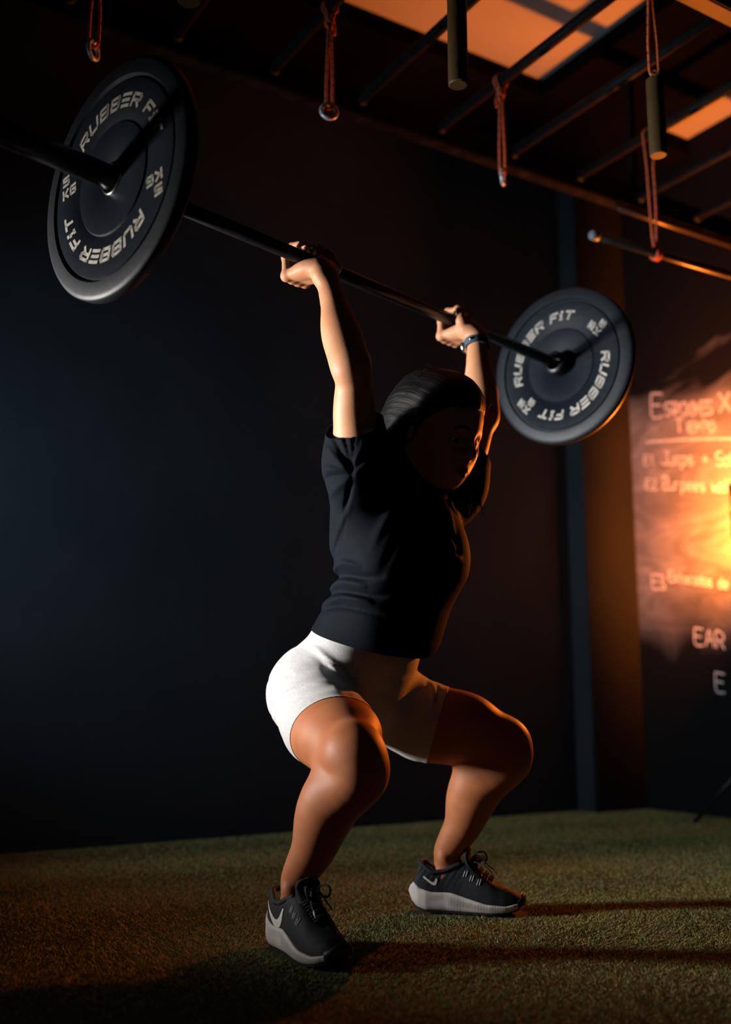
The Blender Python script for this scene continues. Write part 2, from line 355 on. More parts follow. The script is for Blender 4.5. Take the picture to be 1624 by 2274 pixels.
def sling(u_, v_, zt, zb, rr=0.0165, sp=0.008, r=0.0038, tail=True, label='', group=None, side=1):
    """a rope loop knotted round a rung (running along V) at height zt, hanging down to zb"""
    ctr = np.array(W(u_, v_, zt)); e = np.array([1.0, 0, 0]); up = np.array([0, 0, 1.0]); uu = np.array(U); vv = np.array(V)
    paths = []
    R = rr + r
    a = np.linspace(-0.30 * math.pi, 1.30 * math.pi, 26)         # two turns over the rung
    for off in (-0.006, 0.006):
        paths.append(np.concatenate([[ctr - uu * -0.004 - up * 0.046 + vv * off * .3], np.stack([ctr + uu * R * math.cos(q) + up * R * math.sin(q) + vv * off for q in a]), [ctr - uu * 0.004 - up * 0.046 + vv * off * .3]]))
    kz = zt - rr - 0.034
    kc = ctr.copy(); kc[2] = kz
    paths.append(knot_path(kc, 0.011))
    top = kc - up * 0.006
    def strand(sg, endz):
        q = np.linspace(0, 1, 14); L_ = top[2] - endz
        return [top + e * sg * (0.0035 + (sp - 0.0035) * np.clip((x * 1.5), 0, 1) ** 1.3) - up * L_ * x for x in q]
    lo = strand(-1, zb + sp); hi = strand(1, zb + sp)
    arc = [np.array([ctr[0] + sp * math.cos(q), ctr[1], zb + sp + sp * math.sin(q)]) for q in np.linspace(math.pi, 2 * math.pi, 9)][1:-1]
    paths.append(lo + arc + hi[::-1])
    if tail:
        paths.append(smooth_path([kc + e * 0.004, kc + e * side * 0.010 + up * 0.004, kc + e * side * 0.014 - up * 0.010, kc + e * side * 0.013 - up * 0.032], 5))
    o = rope_mesh('hanging_rope', paths, r)
    return tag(o, label, 'rope', group)
def ring(c, normal, R=0.021, r=0.0055, label='', group=None):
    n = Vector(normal).normalized(); a = n.cross(Vector((0, 0, 1))).normalized(); b = n.cross(a); V3, F3 = [], []
    for i in range(40):
        t = 2 * math.pi * i / 40; d = a * math.cos(t) + b * math.sin(t)
        rr = r * (1 + 0.06 * math.sin(5 * t + 1))
        for j in range(12):
            q = 2 * math.pi * j / 12; V3.append(Vector(c) + d * (R + rr * math.cos(q)) + n * rr * math.sin(q))
    for i in range(40):
        for j in range(12):
            F3.append((i * 12 + j, ((i + 1) % 40) * 12 + j, ((i + 1) % 40) * 12 + (j + 1) % 12, i * 12 + (j + 1) % 12))
    return tag(link_mesh('steel_ring', V3, F3, m_ring), label, 'ring', group)
GR, GG = 'orange ropes hung from the rig', 'steel rings on the orange ropes'
toc = Vector((0, -1, 0.12))
def rope_and_ring(u_, v_, zring, normal, lr, lg, **k):
    c = W(u_, v_, zring)
    sling(u_, v_, ZR, zring + 0.021 - 0.0055 - 0.0085, label=lr, group=GR, **k)
    ring(c, normal, label=lg, group=GG)
rope_and_ring(0.651, 2.278, 2.000, Vector((0.95, -0.28, 0)), 'orange rope cut off by the photo top, above the big dark plate', 'steel ring seen edge-on above the large dark plate at the near bar end', sp=0.012)
rope_and_ring(1.259, 2.204, 1.996, Vector((0.25, -0.95, 0.1)), 'orange rope knotted to a rung right beside the wide orange ceiling patch', 'round steel ring seen face-on, hanging above the hand nearer the camera')
rope_and_ring(1.867, 2.231, 1.990, Vector((0.94, -0.30, 0)), 'orange rope with a stubby knot and sideways tail under the pale ceiling', 'narrow edge-on steel ring hanging over the far plate side of the bar', side=-1)
# a plain steel pipe carried by one more rope
PZ = 1.884
m_pipe = mat('dark_steel_pipe', (0.09, 0.075, 0.06), 0.34, 0.85, noise=(25, (0.05, 0.045, 0.04), 0.4, 0.7))
pipe = tag(empty('hanging_pipe', W(2.5, 2.205, PZ)), 'dark steel pipe slung level from a rope near the chalkboard corner', 'pipe')
v_, f_ = tube([W(2.212, 2.213, PZ), W(2.7, 2.200, PZ), W(3.45, 2.18, PZ)], 0.0135, 18); at(link_mesh('tube', v_, f_, m_pipe), pipe)
v_, f_ = lathe([(0.0, 0.016), (0.010, 0.016), (0.0155, 0.010), (0.0155, -0.014), (0.0137, -0.016)], W(2.212, 2.213, PZ), -U, 18)
at(link_mesh('end_cap', v_, f_, mat('grey_end_cap', (0.13, 0.16, 0.19), 0.5)), pipe)
def pipe_rope(u_, v_, lab):
    c = np.array(W(u_, v_, PZ)); tp = np.array(W(2.475, v_, ZR)) if abs(u_ - 2.475) < 0.05 else np.array(W(3.083, v_, ZR))
    up = np.array([0, 0, 1.0]); vv = np.array(V); uu = np.array(U); r = 0.0040; paths = []
    R2 = 0.0135 + r
    for off in (-0.011, -0.002, 0.007):
        a = np.linspace(0, 2 * math.pi, 26); paths.append(np.stack([c + vv * R2 * math.cos(q) + up * R2 * math.sin(q) + uu * (off + 0.008 * q / 6.28) for q in a]))
    paths.append(smooth_path([c + up * R2 + uu * 0.004, c + up * 0.026 - vv * 0.010 - uu * 0.006, c + up * 0.036 - uu * 0.006, c + up * 0.034 + uu * 0.007 - vv * 0.008, c + up * 0.020 + uu * 0.008 - vv * 0.012, c - up * 0.012 + uu * 0.010 - vv * 0.014], 6))
    e = np.array([1.0, 0, 0]); R1 = 0.0165 + r
    arc = [tp + e * R1 * math.cos(q) + up * R1 * math.sin(q) for q in np.linspace(math.pi, 0, 14)]
    paths.append(smooth_path([c + up * 0.024 - e * 0.002, c + up * 0.05 - e * 0.006, c + up * 0.16 - e * 0.010, c + up * 0.3 - e * 0.013], 6).tolist() + arc + smooth_path([c + up * 0.3 + e * 0.008, c + up * 0.16 + e * 0.010, c + up * 0.05 + e * 0.005, c + up * 0.026 + e * 0.002], 6).tolist())
    return tag(rope_mesh('hanging_rope', paths, r), lab, 'rope', GR)
pipe_rope(2.475, 2.2085, 'long orange rope wound three times round the slung steel pipe')
pipe_rope(3.083, 2.191, 'orange rope out of frame holding the far end of the slung pipe')
# turned wooden grips
def grip(u_, v_, zb, ln, lab, lrope, rad=0.0215):
    root = tag(empty('wooden_grip', W(u_, v_, zb)), lab, 'grip', 'wooden grips hung from the rig')
    c = Vector((0, 0, 0))
    vv_, ff_ = lathe([(0, 0.0), (rad - 0.003, 0.0), (rad, 0.003), (rad, ln - 0.003), (rad - 0.003, ln), (0, ln)], c, (0, 0, 1), 32)
    o = link_mesh('handle', vv_, ff_, m_wood, root, smooth=False)
    mod = o.modifiers.new('es', 'EDGE_SPLIT'); mod.split_angle = 0.6
    for p in o.data.polygons: p.use_smooth = True
    t = np.linspace(0, 2 * math.pi, 28)
    path = np.stack([0.008 * np.cos(t), 0 * t, ln + 0.012 + 0.014 * np.sin(t)], 1)
    vv_, ff_ = tube(path, 0.0028, 8); link_mesh('carabiner', vv_, ff_, m_ring, root)
    sling(u_, v_, ZR, zb + ln + 0.012, sp=0.011, label=lrope, group=GR, tail=False)
    return root
grip(1.259, 1.645, 1.772, 0.25, 'wooden cylinder grip in front of the wide orange ceiling patch', 'orange rope out of frame carrying the wooden grip over the ceiling patch')
grip(1.867, 1.640, 1.783, 0.205, 'wooden cylinder grip hanging just before the rope of the slung pipe', 'paired orange rope strands above the wooden grip near the slung pipe')
grip(0.651, 1.668, 1.752, 0.22, 'wooden grip of which only the round bottom shows, above the dark plate', 'orange rope out of frame carrying the wooden grip over the dark plate')
# ================================================================== barbell and plates
m_bar = mat('black_bar_steel', (0.018, 0.018, 0.020), 0.33, 0.75, noise=(40, (0.030, 0.030, 0.033), 0.4, 0.7), bump=(900, 0.15, 0.001))
m_chrome = mat('bright_steel_hub', (0.55, 0.56, 0.58), 0.22, 1.0)
m_rubber = mat('black_rubber', (0.008, 0.011, 0.015), 0.5, noise=(6, (0.015, 0.017, 0.022), 0.42, 0.72), bump=(35, 0.10, 0.006), spec=0.25)
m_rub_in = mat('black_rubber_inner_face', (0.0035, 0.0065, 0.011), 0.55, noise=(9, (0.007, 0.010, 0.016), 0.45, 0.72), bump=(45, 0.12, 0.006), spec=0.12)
m_print = mat('plate_lettering', (0.40, 0.375, 0.34), 0.6, noise=(55, (0.29, 0.27, 0.245), 0.4, 0.66))
Lv = Vector(nL); Fv = Vector(nF); Zv = Vector((0, 0, 1))
BZ = BARC[2]
barbell = tag(empty('barbell', Vector(BARC + nL * 0.74)), 'black barbell held overhead in both hands of the lifter', 'barbell')
def bar_pt(s): return Vector(BARC + nL * s)
v_, f_ = lathe([(0.0, 0.0), (0.0150, 0.0), (0.0150, 1.44), (0.0, 1.44)], bar_pt(0.02), Lv, 32); at(link_mesh('shaft', v_, f_, m_bar, smooth=True), barbell)
for (s0, d) in ((0.026, -1), (SEP - 0.002, 1)):
    v_, f_ = lathe([(0.0, 0.0), (0.0225, 0.0), (0.0225, 0.295), (0.0205, 0.300), (0.0, 0.300)], bar_pt(s0), Lv * d, 32); at(link_mesh('sleeve', v_, f_, m_bar), barbell)
    v_, f_ = lathe([(0.0152, 0.0), (0.026, 0.001), (0.0335, 0.004), (0.0335, 0.030), (0.030, 0.034), (0.022, 0.036)], bar_pt(s0 + d * 0.000), Lv * -d, 32); at(link_mesh('collar', v_, f_, m_bar), barbell)
def plate_profile():
    R = 0.225; t = 0.024
    half = [(0.0255, 0.0), (0.031, 0.0), (0.033, -0.0015), (0.104, -0.0015), (0.1065, 0.0012), (0.109, 0.0012), (0.1115, -0.0010), (0.183, -0.0010), (0.1855, 0.0035), (0.1885, 0.0035), (0.192, -0.0030), (0.215, -0.0022), (0.2225, 0.0010), (R, 0.0040)]
    return half + [(r, t - h) for (r, h) in reversed(half)]
GL = {  # wide techno capitals: polylines in a 1 x 1 box
 'R': [[(0, 0), (0, 1), (.85, 1), (1, .85), (1, .62), (.85, .46), (.22, .46)], [(.55, .46), (1, 0)]], 'U': [[(0, 1), (0, .15), (.15, 0), (.85, 0), (1, .15), (1, 1)]],
 'B': [[(0, 0), (0, 1), (.85, 1), (.97, .86), (.97, .66), (.85, .52), (0, .52)], [(.85, .52), (1, .38), (1, .14), (.86, 0), (0, 0)]],
 'E': [[(0, 1), (1, 1)], [(0, .5), (.92, .5)], [(0, 0), (1, 0)]], 'F': [[(0, 0), (0, 1), (1, 1)], [(0, .48), (.8, .48)]],
 'i': [[(.1, .62), (.5, .62), (.5, 0)], [(.1, 0), (.9, 0)], [(.4, 1), (.6, 1)]], 'T': [[(0, 1), (1, 1)], [(.5, 1), (.5, 0)]],
 '5': [[(1, 1), (0, 1), (0, .55), (.85, .55), (1, .42), (1, .14), (.86, 0), (0, 0)]], 'K': [[(0, 0), (0, 1)], [(.95, 1), (.35, .5), (1, 0)], [(0, .5), (.4, .5)]],
 'G': [[(1, 1), (.15, 1), (0, .85), (0, .15), (.15, 0), (.86, 0), (1, .14), (1, .5), (.5, .5)]],
}
def glyph_polys(chx, wd, ht, th, slant):
    out = []
    for pl in GL.get(chx, []):
        P = [np.array([x * (wd - th) + th / 2, y * (ht - th) + th / 2]) for x, y in pl]
        for a, b in zip(P[:-1], P[1:]):
            d = b - a; l = np.linalg.norm(d); d = d / l; n = np.array([-d[1], d[0]]) * th / 2; e = d * th * 0.5
            k = max(1, int(l / 0.006)); A = a - e; B = b + e
            for i in range(k):
                p, q = A + (B - A) * i / k, A + (B - A) * (i + 1) / k
                out.append([p - n, q - n, q + n, p + n])
    return [[np.array([x + (y - ht / 2) * slant, y]) for x, y in poly] for poly in out]
def plate_text(face_c, a1s, r0, kg):
    """lettering on one face: the two arcs and the two weight marks; angles from F towards Z"""
    V3, F3 = [], []; e1, e2 = Fv, Zv; lift = -Lv * 0.0006 * 1
    def put(poly, fn):
        o = len(V3)
        for p in poly:
            x, y = fn(p); V3.append(face_c + e1 * x + e2 * y + lift * 1.0)
        F3.append((o, o + 1, o + 2, o + 3))
    ht, th = 0.027, 0.0062
    word = [('R', .030), ('U', .030), ('B', .030), ('B', .030), ('E', .028), ('R', .030), (' ', .012), ('F', .026), ('i', .014), ('T', .027)]
    gap = 0.0058; tot = sum(w_ for _, w_ in word) + gap * (len(word) - 1)
    for ac in a1s:
        x = -tot / 2
        for chx, w_ in word:
            for poly in glyph_polys(chx, w_, ht, th, 0.22):
                put(poly, lambda p: ((r0 - ht / 2 + p[1]) * math.cos(math.radians(ac) - (x + p[0]) / r0), (r0 - ht / 2 + p[1]) * math.sin(math.radians(ac) - (x + p[0]) / r0)))
            x += w_ + gap
    for (ak, rot) in kg:
        c0 = np.array([math.cos(math.radians(ak)), math.sin(math.radians(ak))]) * 0.149; cr, sr = math.cos(math.radians(rot)), math.sin(math.radians(rot))
        for chx, ox, oy, w_ in (('5', -0.020, 0.003, 0.023), ('K', -0.022, -0.024, 0.021), ('G', 0.003, -0.024, 0.021)):
            for poly in glyph_polys(chx, w_, 0.021, 0.0052, 0.0):
                put(poly, lambda p: (c0[0] + cr * (ox + p[0]) - sr * (oy + p[1]), c0[1] + sr * (ox + p[0]) + cr * (oy + p[1])))
    return V3, F3
def make_plate(s0, lab, a1, a2, kg):
    C0 = bar_pt(s0); root = tag(empty('weight_plate', C0), lab, 'weight plate', 'rubber plates on the barbell')
    v_, f_ = lathe(plate_profile(), C0, Lv, 128, close=True)
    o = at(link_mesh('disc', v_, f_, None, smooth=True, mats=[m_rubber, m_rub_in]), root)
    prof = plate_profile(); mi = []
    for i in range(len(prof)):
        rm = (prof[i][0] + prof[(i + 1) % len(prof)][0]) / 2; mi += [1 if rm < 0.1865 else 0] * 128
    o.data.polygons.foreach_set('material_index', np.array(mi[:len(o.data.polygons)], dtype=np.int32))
    mod = o.modifiers.new('es', 'EDGE_SPLIT'); mod.split_angle = 0.75
    v_, f_ = lathe([(0.0236, -0.0035), (0.0300, -0.0035), (0.0315, -0.001), (0.0315, 0.025), (0.030, 0.0275), (0.0236, 0.0275)], C0, Lv, 40, close=True)
    at(link_mesh('hub_ring', v_, f_, m_chrome), root)
    for arcs, marks in (((a1,), ()), ((a2,), ()), ((), kg[:1]), ((), kg[1:])):
        V3, F3 = plate_text(C0 - Lv * 0.0012, arcs, 0.1440, marks); at(link_mesh('lettering', V3, F3, m_print, smooth=False), root)
    return root
make_plate(0.0, 'large shadowed rubber plate with slanted RUBBER FIT lettering on the bar end nearest the camera', 76, -106, [(-24, 188), (166, 8)])
make_plate(SEP, 'black rubber plate with white RUBBER FIT and 5 KG lettering beside the lit chalkboard', 132, -58, [(36, 44), (217, 44)])
# ================================================================== the lifter: implicit surfaces
# coordinates q = (f forward, l to her left, z up), metres, origin on the floor under the bar
def smooth_path4(P, per):
    n = len(P); out = []
    for i in range(n - 1):
        p0, p1, p2, p3 = P[max(i - 1, 0)], P[i], P[i + 1], P[min(i + 2, n - 1)]
        for t in np.linspace(0, 1, per, endpoint=False):
            out.append(0.5 * ((2 * p1) + (-p0 + p2) * t + (2 * p0 - 5 * p1 + 4 * p2 - p3) * t * t + (-p0 + 3 * p1 - 3 * p2 + p3) * t ** 3))
    out.append(P[-1]); return np.array(out)
class Field:
    def __init__(self): self.P = []
    def cone(self, a, b, ra, rb, k=0.02, sub=False, ls=1.0, cap=None):
        a, b = np.array(a, float), np.array(b, float); c = (a + b) / 2
        R = np.linalg.norm((b - a) * [1, 1, 1]) / 2 + max(ra, rb) * max(ls, 1)
        self.P.append(('c', a, b, ra, rb, k, sub, ls, c, R, cap)); return self
    def chain(self, pts, rads, k=0.02, sub=False, ls=1.0):
        A = np.c_[np.array([np.asarray(p, float) for p in pts]), np.array(rads, float)]
        A = smooth_path4(A, 4) if len(A) > 2 else A
        c = (A[:, :3].min(0) + A[:, :3].max(0)) / 2
        R = np.linalg.norm(A[:, :3] - c, axis=1).max() + A[:, 3].max() * max(ls, 1)
        self.P.append(('p', A, None, 0, 0, k, sub, ls, c, R, None)); return self
    def ell(self, c, r, k=0.02, sub=False, M=None):
        self.P.append(('e', np.array(c, float), np.array(r, float), None if M is None else np.array(M, float), 0, k, sub, 1, np.array(c, float), max(r), None)); return self
    def group(self, other):
        self.P += other.P; return self
def prim_d(p, q):
    if p[0] == 'c':
        _, a, b, ra, rb, k, sub, ls, c, R, cap = p
        if ls != 1.0:
            q = q.copy(); q[:, 1] = c[1] + (q[:, 1] - c[1]) / ls
        ab = b - a; t = np.clip(((q - a) @ ab) / (ab @ ab + 1e-12), 0, 1)
        d = np.linalg.norm(q - a - t[:, None] * ab, axis=1) - (ra + (rb - ra) * t)
        return d
    if p[0] == 'p':
        A, ls, c = p[1], p[7], p[8]
        if ls != 1.0:
            q = q.copy(); q[:, 1] = c[1] + (q[:, 1] - c[1]) / ls
        es = []
        for i in range(len(A) - 1):
            a, ab = A[i, :3], A[i + 1, :3] - A[i, :3]; t = np.clip(((q - a) @ ab) / (ab @ ab + 1e-12), 0, 1)
            es.append(np.linalg.norm(q - a - t[:, None] * ab, axis=1) - (A[i, 3] + (A[i + 1, 3] - A[i, 3]) * t))
        if len(es) == 1: return es[0]
        es = np.array(es); w_ = np.exp(-(es - es.min(0)) / 0.003); return (es * w_).sum(0) / w_.sum(0)
    _, c, r, M, *_ = p
    x = q - c
    if M is not None: x = x @ M            # columns of M = the ellipsoid's own axes
    k0 = np.linalg.norm(x / r, axis=1); k1 = np.linalg.norm(x / (r * r), axis=1) + 1e-9
    return k0 * (k0 - 1) / k1
def field_eval(prims, q):
    d = np.full(len(q), 1.0, dtype=q.dtype)
    for p in prims:
        e = prim_d(p, q); k = p[5]
        if p[6]:
            h = np.maximum(k - np.abs(-e - d), 0) / k; d = np.maximum(d, -e) + h * h * k / 4
        else:
            h = np.maximum(k - np.abs(e - d), 0) / k; d = np.minimum(d, e) - h * h * k / 4
    return d
def surface(F, h, post=None, pad=0.03, bounds=None):
    """surface nets over the blocks near the field's zero set; returns verts (q space) and quads"""
    f32 = lambda a: a.astype(np.float32) if isinstance(a, np.ndarray) else a
    pr = [tuple(f32(a) for a in p) for p in F.P]
    add = [p for p in pr if not p[6]]
    if bounds is None:
        lo = np.min([p[8] - p[9] for p in add], 0) - pad; hi = np.max([p[8] + p[9] for p in add], 0) + pad
    else: lo, hi = np.array(bounds[0]), np.array(bounds[1])
    B = 14
    nb = np.ceil((hi - lo) / (h * B)).astype(int); N = nb * B + 1
    D = np.full(N, 0.1, dtype=np.float32)
    cen = np.array([p[8] for p in pr]); rad = np.array([p[9] for p in pr]); half = h * B / 2 * math.sqrt(3)
    g = np.arange(B + 1) * h
    loc = np.stack(np.meshgrid(g, g, g, indexing='ij'), -1).reshape(-1, 3)
    for bi in range(nb[0]):
        for bj in range(nb[1]):
            for bk in range(nb[2]):
                o = lo + np.array([bi, bj, bk]) * B * h; c = o + B * h / 2
                near = np.linalg.norm(cen - c, axis=1) - rad < half + 0.05
                if not near.any(): continue
                sel = []
                for i in np.nonzero(near)[0]:
                    p = pr[i]
                    if p[0] == 'p':
                        A = p[1].copy(); A[:, 1] = p[8][1] + (A[:, 1] - p[8][1]); cs = c.copy(); cs[1] = p[8][1] + (c[1] - p[8][1]) / p[7]; a = A[:-1, :3]; ab = A[1:, :3] - a; t = np.clip(((cs - a) * ab).sum(1) / ((ab * ab).sum(1) + 1e-12), 0, 1)
                        e = np.linalg.norm(cs - a - t[:, None] * ab, axis=1) - (A[:-1, 3] + (A[1:, 3] - A[:-1, 3]) * t)
                        ok = np.nonzero(e < e.min() + 2 * half + 0.006)[0]
                        p = (p[0], A[ok.min():ok.max() + 2]) + p[2:]
                    sel.append(p)
                if all(p[6] for p in sel): continue
                d1 = [prim_d(p, c[None])[0] for p in sel]; dm = min(e for e, p in zip(d1, sel) if not p[6])
                sel = [p for e, p in zip(d1, sel) if (e < dm + 2 * half * 1.05 + p[5] if not p[6] else e < half + 0.02)]
                dc = field_eval(sel, c[None])
                if dc[0] > half + 0.02: continue
                if dc[0] < -half - 0.02:
                    D[bi * B:bi * B + B + 1, bj * B:bj * B + B + 1, bk * B:bk * B + B + 1] = -0.1; continue
                q = (loc + o).astype(np.float32); d = field_eval(sel, q)
                if post is not None: d = post(q, d)
                D[bi * B:bi * B + B + 1, bj * B:bj * B + B + 1, bk * B:bk * B + B + 1] = d.reshape(B + 1, B + 1, B + 1)
    S = D < 0
    cnt = np.zeros(np.array(N) - 1, dtype=np.uint8)
    for a in (0, 1):
        for b in (0, 1):
            for c in (0, 1): cnt += S[a:N[0] - 1 + a, b:N[1] - 1 + b, c:N[2] - 1 + c]
    act = (cnt > 0) & (cnt < 8); idx = np.stack(np.nonzero(act), 1)
    num = np.full(cnt.shape, -1, dtype=np.int32); num[act] = np.arange(len(idx))
    acc = np.zeros((len(idx), 3)); wts = np.zeros(len(idx))
    for ax in range(3):
        o1, o2 = [i for i in range(3) if i != ax]
        for a in (0, 1):
            for b in (0, 1):
                s = idx.copy(); s[:, o1] += a; s[:, o2] += b; e = s.copy(); e[:, ax] += 1
                d0 = D[s[:, 0], s[:, 1], s[:, 2]]; d1 = D[e[:, 0], e[:, 1], e[:, 2]]; m = (d0 < 0) != (d1 < 0)
                t = np.where(m, d0 / np.where(m, d0 - d1, 1), 0); p = s.astype(float); p[:, ax] += t
                acc[m] += p[m]; wts[m] += 1
    verts = lo + acc / wts[:, None] * h
    quads = []
    for ax in range(3):
        o1, o2 = [(1, 2), (2, 0), (0, 1)][ax]
        sl0 = [slice(1, n - 1) for n in N]; sl0[ax] = slice(0, N[ax] - 1); sl1 = list(sl0); sl1[ax] = slice(1, N[ax])
        a, b = S[tuple(sl0)], S[tuple(sl1)]; ch = np.stack(np.nonzero(a != b), 1)
        if not len(ch): continue
        ins = a[ch[:, 0], ch[:, 1], ch[:, 2]]
        base = ch.copy(); base[:, o1] += 1; base[:, o2] += 1
        def cell(d1, d2):
            cidx = base.copy(); cidx[:, o1] -= d1; cidx[:, o2] -= d2
            return num[cidx[:, 0], cidx[:, 1], cidx[:, 2]]
        qd = np.stack([cell(1, 1), cell(0, 1), cell(0, 0), cell(1, 0)], 1)
        qd[~ins] = qd[~ins][:, ::-1]; quads.append(qd)
    quads = np.concatenate(quads); quads = quads[(quads >= 0).all(1)]
    return verts, quads
def relax(v, quads, it=2, lam=0.5):
    e = np.concatenate([quads[:, [0, 1]], quads[:, [1, 2]], quads[:, [2, 3]], quads[:, [3, 0]]])
    for s in range(it * 2):
        l = lam if s % 2 == 0 else -lam * 1.04
        acc = np.zeros_like(v); n = np.zeros(len(v))
        for a, b in ((0, 1), (1, 0)):
            for c in range(3): acc[:, c] += np.bincount(e[:, a], weights=v[e[:, b], c], minlength=len(v))
            n += np.bincount(e[:, a], minlength=len(v))
        v = v + l * (acc / np.maximum(n, 1)[:, None] - v)
    return v
def tris_of(q): return np.concatenate([q[:, [0, 1, 2]], q[:, [0, 2, 3]]])
def clip(v, t, c):
    """keep the part of a triangle mesh where the per-vertex value c < 0, cutting the triangles cleanly"""
    ins = c < 0; n = ins[t].sum(1); keep = [t[n == 3]]; v = list(v); cut = {}
    def cutv(a, b):
        key = (a, b) if a < b else (b, a)
        if key not in cut:
            s = c[key[0]] / (c[key[0]] - c[key[1]]); cut[key] = len(v); v.append(v[key[0]] * (1 - s) + v[key[1]] * s)
        return cut[key]
    new = []
    for tri in t[(n > 0) & (n < 3)]:
        for r in range(3):
            a, b, d = tri[r], tri[(r + 1) % 3], tri[(r + 2) % 3]
            if ins[a] and not ins[b] and not ins[d]: new.append((a, cutv(a, b), cutv(a, d))); break
            if not ins[a] and ins[b] and ins[d]:
                x, y = cutv(a, b), cutv(a, d); new += [(x, b, d), (x, d, y)]; break
    t = np.concatenate(keep + ([np.array(new)] if new else [])); v = np.array(v)
    used = np.unique(t); mp = np.full(len(v), -1); mp[used] = np.arange(len(used))
    return v[used], mp[t]

# ---- shoes: heel and pointing direction
def w2pf(p):
    p = np.asarray(p, float) - O3; return np.array([p @ nF, p @ nL, p[2]])
def dirpf(d):
    d = np.array([d[0], d[1], 0.0]); d /= np.linalg.norm(d); return np.array([d @ nF, d @ nL])
SHOE_W = {-1: ((-0.181, 2.176), (0.54, -0.842)), 1: ((0.099, 2.500), (0.979, -0.205))}
SHOE = {s: dirpf(SHOE_W[s][1]) for s in (-1, 1)}
# ---- joints
HZ = BARC[2]                                     # bar height
J = {
 'hip': lambda s: np.array([-0.105, s * 0.095, 0.495]),
 'knee': lambda s: np.array([0.154, -0.262, 0.375]) if s < 0 else np.array([0.114, 0.262, 0.380]),
 'ank': lambda s: np.array([0.004, -0.265, 0.120]) if s < 0 else np.array([-0.022, 0.230, 0.120]),
 'sho': lambda s: np.array([0.075, s * 0.165, 0.965]),
 'elb': lambda s: np.array([0.128, -0.245, 1.135]) if s < 0 else np.array([0.092, 0.240, 1.135]),
 'wri': lambda s: np.array([0.058, -0.252, 1.347]) if s < 0 else np.array([0.058, 0.268, 1.347]),
}
def lerp(a, b, t): return a + (b - a) * t
def legs(F, grow=0.0, upto=1.0):
    for s in (-1, 1):
        h_, k_, a_ = J['hip'](s), J['knee'](s), J['ank'](s)
        F.chain([h_ + [-0.025, s * 0.008, -0.012], lerp(h_, k_, .45) + [-0.004, s * 0.012, -0.030], lerp(h_, k_, .80) + ([-0.004, -0.006, -0.018] if s < 0 else [0, 0, -0.008]), k_ + [-0.006, 0, 0.004]], [0.092 + grow, 0.079 + grow, 0.065 + grow, 0.056 + grow], 0.03)
        F.ell(lerp(h_, k_, .42) + [0.0, 0.0, -0.040], (0.100 + grow, 0.062 + grow, 0.058 + grow), 0.05)              # hamstrings
        F.ell(lerp(h_, k_, .62) + ([0.0, -0.010, -0.012] if s < 0 else [0.006, 0.0, 0.012]), (0.080 + grow, 0.056 + grow, 0.048 + grow), 0.05)             # quadriceps
        if upto >= 1.0:
            F.ell(k_ + 0.032 * np.array([k_[0] - h_[0], (k_[1] - h_[1]) * 0.8, 0.0]) / np.linalg.norm(k_[:2] - h_[:2]), (0.026, 0.026, 0.030), 0.022)                                      # kneecap
            sh = k_ + [0.012, 0, -0.040]
            F.chain([k_ + [0.0, 0, -0.012], sh, lerp(k_, a_, .38), lerp(k_, a_, .72), a_ + [0, 0, 0.014], a_ + [0.0, 0, -0.012]], [0.056, 0.055, 0.054, 0.043, 0.0325, 0.029], 0.025)
            F.ell(lerp(k_, a_, .34) + [-0.026, s * -0.006, 0.0], (0.042, 0.049, 0.088), 0.035, M=leg_M(k_, a_))       # calf
            F.ell(a_ + [0.0, s * 0.025, -0.006], (0.010, 0.008, 0.012), 0.012); F.ell(a_ + [0.004, -s * 0.025, -0.002], (0.010, 0.008, 0.012), 0.012)
    return F
def leg_M(k_, a_):
    z = (k_ - a_) / np.linalg.norm(k_ - a_); x = np.array([1.0, 0, 0]); x = x - z * (x @ z); x /= np.linalg.norm(x); y = np.cross(z, x)
    return np.stack([x, y, z], 1)
def pelvis(F, grow=0.0):
    F.cone((-0.098, 0, 0.500), (-0.058, 0, 0.600), 0.104 + grow, 0.090 + grow, 0.04, ls=1.36)
    for s in (-1, 1):
        F.ell((-0.152, s * 0.073, 0.487), (0.087 + grow, 0.085 + grow, 0.100 + grow), 0.05)                          # buttocks
    return F
def torso(F, grow=0.0):
    F.chain([(-0.080, 0, 0.550), (-0.034, 0, 0.630), (0.004, 0, 0.720), (0.020, 0, 0.800), (0.038, 0, 0.880), (0.055, 0, 0.950)], [x + grow for x in (0.096, 0.086, 0.092, 0.101, 0.104, 0.078)], 0.04, ls=1.27)
    for s in (-1, 1):
        F.ell((0.090, s * 0.062, 0.800), (0.056 + grow, 0.058 + grow, 0.062 + grow), 0.05)                           # bust
        F.cone((0.045, s * 0.06, 0.965), J['sho'](s) + [-0.006, 0, 0.004], 0.058 + grow, 0.058 + grow, 0.05)           # shoulder girdle
        F.cone((0.000, s * 0.088, 0.810), J['sho'](s) + [-0.012, s * -0.006, -0.020], 0.046 + grow, 0.048 + grow, 0.05)   # lat to armpit
    return F
